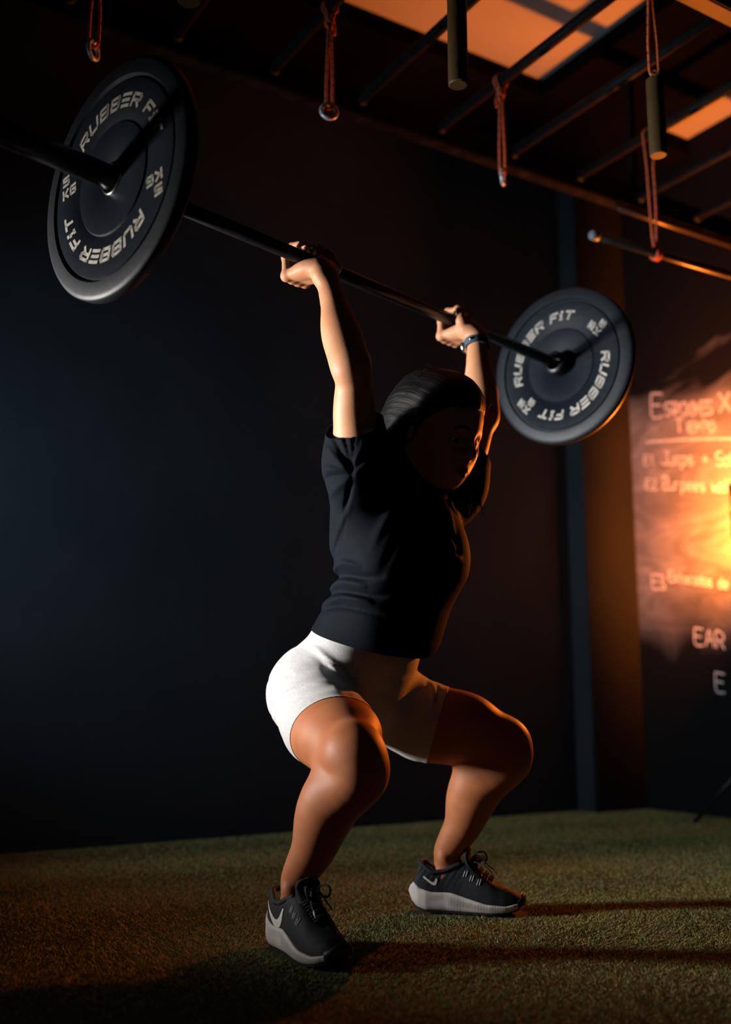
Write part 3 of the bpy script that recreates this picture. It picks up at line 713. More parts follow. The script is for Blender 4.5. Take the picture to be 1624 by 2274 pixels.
def arms(F):
    for s in (-1, 1):
        a, e, w_ = J['sho'](s), J['elb'](s), J['wri'](s)
        F.chain([a, lerp(a, e, .45), lerp(a, e, .85), e], [0.050, 0.042, 0.0365, 0.0350], 0.025)
        F.ell(lerp(a, e, .42) + [-0.012, 0, 0], (0.030, 0.036, 0.075), 0.03, M=leg_M(e, a))                           # triceps, turned back
        F.ell(e + [-0.004, s * 0.012, -0.006], (0.024, 0.022, 0.026), 0.02)
        F.chain([e, lerp(e, w_, .28), lerp(e, w_, .62), lerp(e, w_, .92), w_], [0.0345, 0.0370, 0.0310, 0.0245, 0.0245], 0.025)
        F.ell(lerp(e, w_, .27) + [-0.004, s * 0.008, 0], (0.033, 0.030, 0.066), 0.03, M=leg_M(w_, e))                  # forearm belly
        F.ell(w_ + [0.0, s * 0.006, -0.004], (0.022, 0.027, 0.020), 0.02)
    return F
HAND_L = {-1: -0.252, 1: 0.276}
def hands(F):
    zb = HZ
    for s in (-1, 1):
        lc = HAND_L[s]; w_ = J['wri'](s)
        # four fingers, index towards the head (-s side of l), little finger outside
        lens = [1.0, 1.07, 1.02, 0.84]
        for i in range(4):
            l0 = lc + (-s) * (0.0295 - 0.0195 * i); g = lens[i]; fr = [0.0090, 0.0092, 0.0088, 0.0080][i]
            mcp = np.array([-0.036 + 0.002 * abs(i - 1), l0 * 1.0, zb - 0.031 - 0.001 * i])
            base = w_ + np.array([-0.006, (-s) * (0.014 - 0.009 * i), 0.020])
            F.cone(base, mcp, 0.0135, 0.0105, 0.014)                                                    # palm bones
            pip = np.array([-0.0345, l0 + s * 0.001, zb + 0.006 * g]); dip = np.array([-0.014, l0 + s * 0.002, zb + 0.0275 * (0.5 + g / 2)])
            tip = np.array([0.011, l0 + s * 0.003, zb + 0.0245 * (0.5 + g / 2)])
            F.cone(mcp, pip, fr + 0.0022, fr + 0.0006, 0.005); F.cone(pip, dip, fr + 0.0006, fr - 0.0004, 0.004); F.cone(dip, tip, fr - 0.0004, fr - 0.0018, 0.004)
            F.ell(mcp + [-0.003, 0, -0.003], (0.0115, 0.0102, 0.0115), 0.007); F.ell(pip, (fr + 0.002, fr + 0.001, fr + 0.002), 0.004)
        # heel of the hand under the bar
        F.ell((0.020, lc + s * 0.020, zb - 0.032), (0.034, 0.019, 0.015), 0.018)
        F.ell((0.026, lc - s * 0.020, zb - 0.032), (0.034, 0.020, 0.015), 0.018)
        # thumb, leaving the inner side of the palm and closing round the front of the bar
        ti = lc - s * 0.040
        t0 = np.array([0.040, lc - s * 0.022, zb - 0.040]); t1 = np.array([0.041, ti - s * 0.004, zb - 0.018]); t2 = np.array([0.033, ti + s * 0.004, zb + 0.012]); t3 = np.array([0.014, ti + s * 0.016, zb + 0.030])
        F.cone(t0, t1, 0.0150, 0.0125, 0.014); F.cone(t1, t2, 0.0115, 0.0102, 0.006); F.cone(t2, t3, 0.0100, 0.0078, 0.005)
        F.ell(t1, (0.0130, 0.0125, 0.0130), 0.006)
        F.cone((0.0, lc - 0.09, zb), (0.0, lc + 0.09, zb), 0.0154, 0.0154, 0.003, sub=True)      # the bar pressed into the grip
    return F
# ---- head frame
HC = np.array([0.140, 0.0, 1.046]); HT, HY, HR = math.radians(18), math.radians(2), math.radians(0)
def head_axes():
    x = np.array([math.cos(HT) * math.cos(HY), math.cos(HT) * math.sin(HY), -math.sin(HT)])
    y = np.array([-math.sin(HY), math.cos(HY), 0.0]); z = np.cross(x, y); return np.stack([x, y, z], 1)
HM = head_axes()
def H(p): return HC + HM @ np.asarray(p, float)
def head(F, HS=1.06):
    def E(c, r, k=0.02, sub=False): F.ell(H(np.array(c) * HS), np.array(r) * HS, k, sub, HM)
    def C_(a, b, ra, rb, k=0.02, sub=False): F.cone(H(np.array(a) * HS), H(np.array(b) * HS), ra * HS, rb * HS, k, sub)
    E((-0.014, 0, 0.030), (0.092, 0.073, 0.082), 0.02)
    E((0.034, 0, -0.022), (0.056, 0.058, 0.079), 0.04)
    E((0.050, 0, 0.035), (0.045, 0.058, 0.050), 0.03)                           # forehead
    for s in (-1, 1):
        C_((0.000, s * 0.050, -0.055), (0.058, s * 0.018, -0.089), 0.020, 0.016, 0.025)      # jaw
        E((0.058, s * 0.040, -0.026), (0.026, 0.020, 0.020), 0.03)              # cheekbone
        E((0.062, s * 0.030, -0.056), (0.022, 0.020, 0.024), 0.03)              # cheek
        C_((0.085, s * 0.010, 0.011), (0.071, s * 0.042, 0.009), 0.011, 0.010, 0.018)        # brow
        E((-0.010, s * 0.073, -0.014), (0.017, 0.009, 0.030), 0.006)            # ear
        E((-0.006, s * 0.083, -0.010), (0.009, 0.006, 0.018), 0.006, True)
    E((0.070, 0, -0.091), (0.018, 0.020, 0.015), 0.022)                         # chin
    E((0.076, 0, -0.066), (0.022, 0.028, 0.022), 0.02)                          # muzzle under the nose
    for s in (-1, 1): E((0.097, s * 0.031, -0.013), (0.020, 0.016, 0.0125), 0.016, True)     # eye hollow
    C_((0.088, 0, 0.004), (0.106, 0, -0.030), 0.0075, 0.0095, 0.014)            # nose ridge
    E((0.1065, 0, -0.034), (0.0095, 0.0105, 0.0085), 0.008)
    for s in (-1, 1):
        E((0.094, s * 0.0125, -0.038), (0.010, 0.0075, 0.0070), 0.006)          # wings of the nose
        E((0.098, s * 0.0065, -0.0445), (0.0050, 0.0034, 0.0034), 0.003, True)  # nostril
        E((0.0745, s * 0.031, -0.013), (0.0142, 0.0150, 0.0142), 0.004)         # lids over the eyeball
        E((0.0930, s * 0.0315, -0.0135), (0.0130, 0.0118, 0.0043), 0.003, True) # opening between the lids
    C_((0.0925, -0.019, -0.0690), (0.0985, -0.004, -0.0655), 0.0034, 0.0042, 0.006); C_((0.0985, -0.004, -0.0655), (0.0985, 0.004, -0.0655), 0.0042, 0.0042, 0.006); C_((0.0925, 0.019, -0.0690), (0.0985, 0.004, -0.0655), 0.0034, 0.0042, 0.006)
    C_((0.0915, -0.016, -0.0745), (0.0965, 0, -0.0775), 0.0038, 0.0048, 0.006); C_((0.0915, 0.016, -0.0745), (0.0965, 0, -0.0775), 0.0038, 0.0048, 0.006)
    C_((0.103, -0.020, -0.0708), (0.107, 0, -0.0712), 0.0010, 0.0012, 0.004, True); C_((0.103, 0.020, -0.0708), (0.107, 0, -0.0712), 0.0010, 0.0012, 0.004, True)
    return F
def neck(F):
    F.chain([(0.055, 0, 0.950), (0.090, 0, 1.000), H((-0.018, 0, -0.040))], [0.062, 0.050, 0.052], 0.03)
    for s in (-1, 1): F.cone(H((-0.006, s * 0.050, -0.040)), (0.105, s * 0.020, 0.940), 0.014, 0.010, 0.025)
    return F
def feet(F):
    for s in (-1, 1):
        (hx, hy), dr = SHOE_W[s]; d = np.array(dr) / np.linalg.norm(dr); a_ = J['ank'](s)
        P = lambda x, z: w2pf((hx + d[0] * x, hy + d[1] * x, z))
        F.chain([a_ + [0, 0, -0.02], P(.085, .068), P(.135, .058), P(.190, .040)], [0.026, 0.023, 0.020, 0.014], 0.015)
        F.cone(P(.078, .080), P(.050, .050), 0.024, 0.020, 0.015)
    return F
# ================================================================== the lifter: meshes
def smoothstep(a, b, x):
    t = np.clip((x - a) / (b - a), 0, 1); return t * t * (3 - 2 * t)
# screen-free helper: a point of the photograph read as (f, z) on the body's mid-plane, used only to note where folds lie
def mid(px, py):
    a, b = (px - 812) / FPX, -(py - 1137) / FPX; c, s = math.cos(PITCH), math.sin(PITCH)
    r = np.array([a, c - b * s, s + b * c]); t = ((O3 - [0, 0, CAMZ]) @ nL) / (r @ nL); p = np.array([0, 0, CAMZ]) + t * r - O3
    return np.array([p @ nF, p[2]])
def folds(q, lines):
    """raise or sink the cloth along creases; each line: (amplitude, half-width, points)"""
    f0 = q[:, 0] + q[:, 1] * 0.895; z0 = q[:, 2]; X = np.stack([f0, z0], 1); out = np.zeros(len(q))
    for A, wd, pts in lines:
        lo, hi = pts.min(0) - 4 * wd, pts.max(0) + 4 * wd
        m = ((X > lo) & (X < hi)).all(1)
        if not m.any(): continue
        x = X[m]; best = np.full(len(x), 1e9); tt = np.zeros(len(x)); n = len(pts) - 1
        for i in range(n):
            a, b = pts[i], pts[i + 1]; ab = b - a; t = np.clip(((x - a) @ ab) / (ab @ ab), 0, 1); d = np.linalg.norm(x - a - t[:, None] * ab, axis=1)
            u = d < best; best = np.where(u, d, best); tt = np.where(u, (i + t) / n, tt)
        out[m] += A * np.exp(-(best / wd) ** 2) * (0.25 + 0.75 * np.sin(np.pi * np.clip(tt * 0.94 + 0.03, 0, 1)))
    return out
def fl(A, wd, *px):
    P = np.array([mid(*p) for p in px])
    return (A, wd, smooth_path(np.c_[P, np.zeros(len(P))], 4)[:, :2] if len(P) > 2 else P)
def paint_attr(o, name, val):
    at_ = o.data.attributes.new(name, 'FLOAT', 'POINT'); at_.data.foreach_set('value', np.asarray(val, dtype=np.float32))

# ---- skin
def skin_material():
    m = mat('warm_brown_skin', (0.45, 0.20, 0.098), 0.55, noise=(26, (0.51, 0.24, 0.125), 0.35, 0.7), bump=(420, 0.10, 0.002), spec=0.32)
    nt = m.node_tree; b = nt.nodes['Principled BSDF']; L = nt.links.new
    base = b.inputs['Base Color'].links[0].from_socket
    at_ = nt.nodes.new('ShaderNodeAttribute'); at_.attribute_name = 'lip'
    mx = nt.nodes.new('ShaderNodeMix'); mx.data_type = 'RGBA'; mx.inputs['B'].default_value = (0.26, 0.075, 0.06, 1)
    L(base, mx.inputs['A']); L(at_.outputs['Fac'], mx.inputs['Factor'])
    a2 = nt.nodes.new('ShaderNodeAttribute'); a2.attribute_name = 'brow'
    m2 = nt.nodes.new('ShaderNodeMix'); m2.data_type = 'RGBA'; m2.inputs['B'].default_value = (0.012, 0.008, 0.006, 1)
    a3 = nt.nodes.new('ShaderNodeAttribute'); a3.attribute_name = 'tan'
    m3 = nt.nodes.new('ShaderNodeMix'); m3.data_type = 'RGBA'; m3.blend_type = 'MULTIPLY'; m3.inputs['B'].default_value = (0.80, 0.60, 0.46, 1)      # skin darker and redder on the legs than on the arms
    L(mx.outputs['Result'], m3.inputs['A']); L(a3.outputs['Fac'], m3.inputs['Factor']); L(m3.outputs['Result'], m2.inputs['A']); L(a2.outputs['Fac'], m2.inputs['Factor']); L(m2.outputs['Result'], b.inputs['Base Color'])
    return m
m_skin = skin_material()
person = tag(empty('person', tuple(O3)), 'woman in black shirt and pale grey shorts squatting with the barbell overhead', 'person')
BF = Field(); pelvis(BF, -0.004); torso(BF); legs(BF); feet(BF); neck(BF); head(BF); arms(BF); hands(BF)
bv, bq = surface(BF, 0.0029); bv = relax(bv, bq, 3)
hl = (bv - HC) @ HM / 1.06
lip = smoothstep(0.0062, 0.0035, np.abs(hl[:, 2] + 0.0712) - 0.004 + np.maximum(0, np.abs(hl[:, 1]) - 0.010) * 0.5) * (hl[:, 0] > 0.086) * (np.abs(hl[:, 1]) < 0.023)
bx = np.abs(hl[:, 1]); brow = (smoothstep(0.0042, 0.0020, np.abs(hl[:, 2] - 0.0110 - 0.004 * np.sin((bx - 0.012) / 0.036 * math.pi) + np.maximum(bx - 0.036, 0) * .4)) * smoothstep(0.009, 0.014, bx) * smoothstep(0.050, 0.042, bx)) * (hl[:, 0] > 0.05)
body = at(link_mesh('body', pf2w(bv), bq, m_skin), person)
paint_attr(body, 'tan', smoothstep(0.75, 0.60, bv[:, 2])); paint_attr(body, 'lip', np.clip(lip, 0, 1)); paint_attr(body, 'brow', np.clip(brow, 0, 1))
# ---- eyes
m_eye = mat('eye_white', (0.62, 0.58, 0.54), 0.15); m_iris = mat('dark_brown_iris', (0.018, 0.009, 0.005), 0.08)
for s in (-1, 1):
    c = H((0.0752 * 1.06, s * 0.031 * 1.06, -0.013 * 1.06)); ax = HM[:, 0] * 0.985 + HM[:, 2] * -0.17
    wc = Vector(pf2w(c[None])[0]); wa = Vector(ax[0] * nF + ax[1] * nL) + Vector((0, 0, ax[2]))
    v_, f_ = lathe([(0.0132 * math.sin(t), 0.0132 * math.cos(t)) for t in np.linspace(0.001, math.pi - .001, 22)], wc, wa, 24)
    mi = [(1 if i < 4 else 0) for i in range(21) for _ in range(24)]
    at(link_mesh('eye', v_, f_, None, None, True, [m_eye, m_iris], mi), person)

# ---- shirt
m_shirt = mat('black_mesh_shirt', (0.0045, 0.006, 0.009), 0.75, noise=(7, (0.006, 0.008, 0.012), 0.4, 0.7), bump=(700, 0.22, 0.002), spec=0.03)
SF = Field(); torso(SF, 0.009)
SF.cone((-0.085, 0, 0.545), (-0.040, 0, 0.625), 0.108, 0.099, 0.04, ls=1.36)
SF.cone((0.055, 0, 0.600), (0.085, 0, 0.740), 0.030, 0.050, 0.09, ls=2.2)               # cloth hanging from the bust
SF.chain([(0.060, 0, 0.930), (0.090, 0, 0.985)], [0.085, 0.062], 0.03)
for s in (-1, 1):
    a, e = J['sho'](s), J['elb'](s)
    SF.chain([a + [-0.010, 0, -0.025], lerp(a, e, .20), lerp(a, e, .65)], [0.058, 0.055, 0.055], 0.035)
    SF.cone(a + [-0.012, s * -0.010, -0.05], lerp(a, e, .30) + [-0.010, s * 0.006, 0.0], 0.042, 0.048, 0.03)
AP = (792, 1113)
SHF = [fl(-.005, .007, AP, (770, 1070), (748, 1030)), fl(.005, .008, AP, (757, 1085), (740, 1062)), fl(-.004, .006, AP, (782, 1060), (765, 1010)), fl(-.003, .0035, AP, (795, 1050), (794, 985)),
       fl(.004, .008, AP, (808, 1070), (818, 1040)), fl(-.005, .006, AP, (812, 1078), (835, 1062)), fl(.005, .008, AP, (825, 1090), (850, 1080)), fl(.006, .006, (737, 1106), (755, 1108), (780, 1112)), fl(-.005, .005, (738, 1122), (755, 1118), AP), fl(.004, .008, (745, 1150), (765, 1138), (788, 1125)),
       fl(-.007, .006, (791, 1122), (783, 1150), (773, 1182)), fl(-.0016, .003, (788, 1140), (775, 1200), (762, 1270), (755, 1300)), fl(.005, .009, (752, 1240), (768, 1200), (782, 1165)), fl(-.004, .008, (745, 1270), (762, 1225), (772, 1190)),
       fl(.006, .008, (738, 1292), (765, 1276), (800, 1284)), fl(-.006, .007, (735, 1307), (762, 1296), (815, 1304), (850, 1300)), fl(.006, .008, (728, 1326), (760, 1312), (812, 1322)), fl(-.006, .007, (724, 1342), (760, 1330), (830, 1340), (880, 1330)),
       fl(.006, .008, (720, 1356), (765, 1343), (825, 1352)), fl(-.004, .006, (722, 1370), (765, 1362), (850, 1378)), fl(.004, .012, (830, 1240), (860, 1180), (900, 1120)), fl(-.003, .012, (850, 1290), (880, 1220), (905, 1160)),
       fl(.006, .006, (930, 1085), (955, 1130), (985, 1170), (1010, 1208), (1012, 1226)), fl(-.006, .006, (942, 1082), (968, 1128), (996, 1165), (1018, 1200)), fl(.005, .005, (1012, 1226), (1020, 1232), (1032, 1230)), fl(.004, .006, (1002, 1128), (1009, 1160), (1014, 1206))]
def shirt_post(q, d): return d - folds(q, SHF)
sv, sq = surface(SF, 0.0036, shirt_post); sv = relax(sv, sq, 1); st = tris_of(sq)
def hem_c(v): return 0.5835 - 0.335 * v[:, 0] + 0.02 * np.abs(v[:, 1]) * 0 - v[:, 2]
c = hem_c(sv); sv, st = clip(sv, st, c)
for s in (-1, 1):
    a, e = J['sho'](s), J['elb'](s); ax = (e - a) / np.linalg.norm(e - a); ax = ax + np.array([-0.02, s * 0.30, 0]); ax /= np.linalg.norm(ax)
    cp = lerp(a, e, .36) + [0, 0, 0.004]
    rel = sv - lerp(a, e, .3); near = np.linalg.norm(rel - (rel @ ax)[:, None] * ax, axis=1) < 0.10
    cc = np.where(near & ((sv[:, 1] * s) > 0.05), (sv - cp) @ ax, -1.0); sv, st = clip(sv, st, cc)
nc = np.array([0.098, 0, 0.985]); rel = sv - nc
cn = -(np.sqrt((rel[:, 0] / 0.090) ** 2 + (rel[:, 1] / (0.068 - 0.10 * np.clip(-rel[:, 2], 0, .06))) ** 2 + (np.where(rel[:, 2] < 0, rel[:, 2] / 0.085, rel[:, 2] / 0.12)) ** 2) - 1)
sv, st = clip(sv, st, cn)
shirt = at(link_mesh('shirt', pf2w(sv), st, m_shirt), person)
sol = shirt.modifiers.new('thick', 'SOLIDIFY'); sol.thickness = 0.0028; sol.offset = -1
# ---- shorts
m_short = mat('heather_grey_shorts', (0.40, 0.40, 0.405), 0.85, noise=(190, (0.50, 0.50, 0.505), 0.3, 0.7), bump=(900, 0.15, 0.001), spec=0.2, sheen=0.2)
HF = Field(); pelvis(HF, 0.0065); legs(HF, 0.0040, upto=0.5)
HF.cone((-0.060, 0, 0.590), (-0.024, 0, 0.665), 0.094, 0.088, 0.04, ls=1.30)
HOF = [fl(-.0022, .008, (660, 1441), (700, 1452), (742, 1490), (775, 1528)), fl(.004, .010, (690, 1440), (720, 1455), (760, 1492)), fl(-.004, .006, (730, 1490), (760, 1515), (785, 1545)), fl(-.003, .005, (617, 1516), (645, 1506), (672, 1503)), fl(-.003, .005, (622, 1590), (650, 1550), (700, 1530), (750, 1526)),
       fl(.003, .006, (625, 1570), (655, 1535), (700, 1518), (745, 1515)), fl(-.002, .004, (630, 1600), (668, 1560), (705, 1540)), fl(-.002, .003, (640, 1438), (690, 1446), (740, 1475), (800, 1510), (850, 1540)), fl(-.004, .005, (955, 1512), (960, 1530), (957, 1550)), fl(.004, .005, (970, 1515), (974, 1535), (970, 1560)), fl(-.004, .004, (980, 1520), (983, 1540), (978, 1565)),
       fl(-.002, .006, (860, 1505), (900, 1500), (922, 1490))]
HEM = []
for s, tt in ((-1, 0.56), (1, 0.50)):
    h_, k_ = J['hip'](s), J['knee'](s); ax = (k_ - h_) / np.linalg.norm(k_ - h_)
    ax = ax + (np.array([0.0, 0, -0.22]) if s < 0 else np.array([0, 0, 0.1])); ax /= np.linalg.norm(ax); HEM.append((s, lerp(h_, k_, tt), ax))
def shorts_post(q, d):
    d = d - np.maximum(folds(q, HOF), -0.0016)
    for s, p_, ax in HEM: d = d + 0.0026 * smoothstep(-0.030, -0.004, (q - p_) @ ax) * (q[:, 1] * s > 0.02)
    return d
hv, hq = surface(HF, 0.0034, shorts_post); hv = relax(hv, hq, 1); ht = tris_of(hq)
hv, ht = clip(hv, ht, hv[:, 2] - (0.6415 - 0.30 * (hv[:, 0] + 0.12)))
for s, p_, ax in HEM:
    cc = np.where((hv[:, 1] * s) > 0.02, (hv - p_) @ ax, -1); hv, ht = clip(hv, ht, cc)
shorts = at(link_mesh('shorts', pf2w(hv), ht, m_short), person)
sol = shorts.modifiers.new('thick', 'SOLIDIFY'); sol.thickness = 0.002; sol.offset = -1
# ---- hair
m_hair = mat('near_black_hair', (0.004, 0.0038, 0.004), 0.5, spec=0.09)
nt = m_hair.node_tree; sa = nt.nodes.new('ShaderNodeAttribute'); sa.attribute_name = 'strand'
wv = nt.nodes.new('ShaderNodeTexNoise'); wv.noise_dimensions = '1D'; wv.inputs['Scale'].default_value = 90; wv.inputs['Detail'].default_value = 3; nt.links.new(sa.outputs['Fac'], wv.inputs['W'])
hb = nt.nodes.new('ShaderNodeBump'); hb.inputs['Strength'].default_value = 0.5; hb.inputs['Distance'].default_value = 0.002; nt.links.new(wv.outputs['Fac'], hb.inputs['Height']); nt.links.new(hb.outputs['Normal'], nt.nodes['Principled BSDF'].inputs['Normal'])
RF = Field(); HS = 1.06
def he(c, r, k=0.02, sub=False): RF.ell(H(np.array(c) * HS), np.array(r) * HS, k, sub, HM)
he((-0.018, 0, 0.036), (0.099, 0.0815, 0.090)); he((-0.050, 0, -0.010), (0.072, 0.078, 0.080), 0.03); he((0.030, 0, 0.062), (0.062, 0.070, 0.055), 0.03)
for s in (-1, 1): he((-0.028, s * 0.066, -0.030), (0.032, 0.020, 0.040), 0.02)
he((-0.098, -0.010, -0.030), (0.040, 0.048, 0.048), 0.03); he((-0.112, -0.012, -0.085), (0.030, 0.034, 0.060), 0.03)
RF.chain([H((-0.112, -0.012, -0.11)), H((-0.105, -0.010, -0.17)), H((-0.085, -0.005, -0.225))], [0.026, 0.021, 0.010], 0.02)
he((0.110, 0, -0.055), (0.085, 0.100, 0.096), 0.012, True)                    # the face stays free
def hair_post(q, d):
    x = (q - HC) @ HM; a = np.arctan2(x[:, 1], x[:, 2] + 0.02); r = x[:, 0]
    return d - 0.0004 * np.sin(a * 46 + 1.6 * np.sin(r * 26) + 2 * np.sin(a * 7)) - 0.0004 * np.sin(a * 97 + 2.5 * np.sin(r * 31)) - 0.0006 * np.sin(a * 13 + r * 14)
rv_, rq_ = surface(RF, 0.0030, hair_post)
hair = at(link_mesh('hair', pf2w(rv_), rq_, m_hair), person)
xx = (rv_ - HC) @ HM; paint_attr(hair, 'strand', np.arctan2(xx[:, 1], xx[:, 2] + 0.05) + 0.02 * np.sin(xx[:, 0] * 60))
tl = []
for i in range(110):                                                           # loose strands
    th = rng.uniform(-1.5, 1.5); e0 = rng.uniform(-0.2, 1.5)
    d0 = np.array([math.cos(e0) * math.cos(th) * 0.3 - .1, math.sin(th), math.sin(e0)]); d0 /= np.linalg.norm(d0)
    if rng.random() < 0.3: p0 = H(np.array([0.078, rng.uniform(-0.05, 0.055), 0.062]) * HS); dr = HM @ np.array([0.4, rng.normal(0, .5), 0.6])
    else: p0 = H((np.array([-0.018, 0, 0.036]) + d0 * [0.098, 0.081, 0.090]) * HS); dr = HM @ (d0 * 0.5 + np.array([-0.8, 0, -0.1]) + rng.normal(0, .3, 3))
    ln = rng.uniform(0.006, 0.019); dr = dr / np.linalg.norm(dr); cv = rng.normal(0, 1, 3)
    tl.append(tube(pf2w(np.array([p0 + dr * ln * t + cv * ln * 0.35 * t * t for t in np.linspace(0, 1, 6)])), np.linspace(0.0005, 0.00015, 6), 4, False))
v_, f_ = join_parts(tl); tag(at(link_mesh('loose_strands', v_, f_, m_hair), hair), kind='stuff')
lock = []
for i in range(26):                                                            # the tail of hair over her far shoulder
    o0 = rng.normal(0, 0.006, 3); P = [H((-0.06, 0.070, -0.05)), H((-0.035, 0.085, -0.10)), np.array([0.135, 0.112, 0.935]), np.array([0.142, 0.120, 0.885])]
    lock.append(tube(pf2w(smooth_path([p + o0 * (1 + 0.4 * k) for k, p in enumerate(P)], 5)), np.r_[np.full(10, 0.0022), np.linspace(0.0022, 0.0006, 6)], 5))
v_, f_ = join_parts(lock); tag(at(link_mesh('loose_strands', v_, f_, m_hair), hair), kind='stuff')
# ---- wrist watch on the far wrist
m_strap = mat('slate_blue_strap', (0.030, 0.070, 0.105), 0.55); m_case = mat('watch_metal', (0.5, 0.5, 0.5), 0.25, 1.0); m_glass = mat('watch_glass', (0.01, 0.012, 0.015), 0.08)
e_, w_ = J['elb'](1), J['wri'](1); wd = (w_ - e_) / np.linalg.norm(w_ - e_); wc = lerp(e_, w_, 0.905)
x_ = np.array([-1.0, 0, 0]) - wd * (-wd[0]); x_ /= np.linalg.norm(x_); y_ = np.cross(wd, x_)
watch = at(empty('wrist_watch', tuple(pf2w(wc[None])[0])), person)
def ringband(hh, r_in, r_out, n=48, a0=0, a1=2 * math.pi, ex=1.12):
    V3, F3 = [], []
    for i in range(n + 1):
        t = a0 + (a1 - a0) * i / n; d = x_ * math.cos(t) + y_ * math.sin(t) * ex
        for r, z in ((r_in, -hh), (r_out, -hh), (r_out, hh), (r_in, hh)): V3.append(wc + d * r + wd * z)
    for i in range(n):
        for j in range(4): F3.append((i * 4 + j, (i + 1) * 4 + j, (i + 1) * 4 + (j + 1) % 4, i * 4 + (j + 1) % 4))
    return [tuple(p) for p in pf2w(np.array(V3))], F3
v_, f_ = ringband(0.0095, 0.0262, 0.0286); o = link_mesh('strap', v_, f_, m_strap, smooth=False); at(o, person); o.parent = watch; o.matrix_parent_inverse = Matrix.Translation(watch.matrix_world.translation).inverted()
def sub_of(o, par, loc): o.parent = par; o.matrix_parent_inverse = Matrix.Translation(loc).inverted(); return o
wl = Vector(pf2w(wc[None])[0]); sub_of(o, watch, wl)
def wdir(d): return Vector(d[0] * nF + d[1] * nL) + Vector((0, 0, d[2]))
cd_ = x_ * math.cos(0.25) + y_ * math.sin(0.25)
cw = Vector(pf2w((wc + cd_ * 0.0285)[None])[0])
v_, f_ = lathe([(0, -0.003), (0.0165, -0.003), (0.0185, 0.0), (0.0185, 0.006), (0.0165, 0.0085), (0, 0.0085)], cw, wdir(cd_), 32); sub_of(link_mesh('case', v_, f_, m_case), watch, wl)
v_, f_ = lathe([(0, 0.0088), (0.0155, 0.0088), (0.0155, 0.0080)], cw, wdir(cd_), 32); sub_of(link_mesh('glass', v_, f_, m_glass), watch, wl)
bk = x_ * math.cos(1.75) + y_ * math.sin(1.75) * 1.12
v_, f_ = lathe([(0, 0.0), (0.0042, 0.0), (0.0042, 0.003), (0.003, 0.004), (0, 0.004)], Vector(pf2w((wc + bk * 0.0284)[None])[0]), wdir(bk), 16); sub_of(link_mesh('buckle', v_, f_, m_case), watch, wl)
# ================================================================== running shoes
m_up = mat('navy_black_knit', (0.010, 0.013, 0.018), 0.72, noise=(240, (0.018, 0.022, 0.030), 0.4, 0.65), bump=(800, 0.4, 0.001), spec=0.3)
m_up2 = mat('smooth_black_overlay', (0.012, 0.015, 0.021), 0.45, spec=0.4)
m_mid = mat('white_foam_midsole', (0.62, 0.59, 0.56), 0.6, noise=(30, (0.50, 0.46, 0.43), 0.45, 0.75), bump=(120, 0.15, 0.002))
m_out = mat('black_outsole_rubber', (0.010, 0.010, 0.010), 0.7)
m_lace = mat('black_lace', (0.008, 0.009, 0.011), 0.8, bump=(1200, 0.5, 0.001))
m_white = mat('white_shoe_print', (0.70, 0.68, 0.65), 0.5)
m_gold = mat('shiny_toe_mark', (0.55, 0.45, 0.35), 0.3, 0.6)
SLEN = 0.277
def tab(xs, ys, sg=0.0045):
    g = np.linspace(-0.02, 0.30, 1281); y = np.interp(g, xs, ys); kx = np.arange(-60, 61) * (g[1] - g[0]); kw = np.exp(-(kx / sg) ** 2); kw /= kw.sum()
    y2 = np.convolve(np.pad(y, 60, mode='edge'), kw, 'valid'); e = np.clip(np.minimum(g - 0.014, 0.262 - g) / 0.012, 0, 1); y = y * (1 - e) + y2 * e      # rounded runs, crisp ends
    return lambda x: np.interp(x, g, y)
_w_l = tab([0, .004, .012, .025, .045, .09, .13, .17, .20, .23, .25, .262, .271, .277], [.004, .013, .022, .0300, .0345, .0345, .0400, .0480, .0500, .0470, .0400, .0320, .0200, .003])
_w_m = tab([0, .004, .012, .025, .045, .09, .13, .17, .20, .23, .25, .262, .271, .277], [.004, .013, .022, .0300, .0340, .0300, .0320, .0400, .0430, .0400, .0330, .0260, .0165, .003])
_zb = tab([0, .010, .022, .045, .09, .21, .24, .262, .277], [.040, .020, .008, .0012, .0, .0, .004, .012, .026])
_zt = tab([0, .006, .016, .03, .06, .105, .14, .19, .235, .262, .277], [.046, .058, .066, .053, .045, .045, .035, .023, .020, .026, .031])
_ht = tab([.014, .018, .022, .0315, .038, .045, .060, .085, .11, .126, .14, .15, .165, .183, .203, .233, .252, .264, .272], [.066, .080, .094, .112, .109, .101, .091, .094, .105, .111, .112, .106, .096, .083, .070, .058, .050, .042, .031])
_wo = tab([.014, .018, .022, .0315, .06, .10, .126, .14, .19, .205, .216, .28], [.0, .006, .012, .0215, .0290, .0290, .0230, .0165, .0120, .0080, 0, 0])
def up_pt(x, t, side):
    ws = (_w_l(x) if side > 0 else _w_m(x)) * 0.94; b = _zt(x) - 0.004; wo = min(_wo(x), ws * 0.92)
    return np.array([x, side * (wo + (ws - wo) * max(math.cos(t * math.pi / 2), 0) ** 0.72), b + (_ht(x) - b) * math.sin(t * math.pi / 2) ** 0.88])
def up_xz(x, z, side, off=0.0012):
    b = _zt(x) - 0.004; r = np.clip((z - b) / max(_ht(x) - b, 1e-4), 0.0, 1.0) ** (1 / 0.88); t = math.asin(r) * 2 / math.pi
    p = up_pt(x, t, side); p[2] = max(p[2], z - 0.0); n = np.array([0, side, 0.25]); return p + n / np.linalg.norm(n) * off
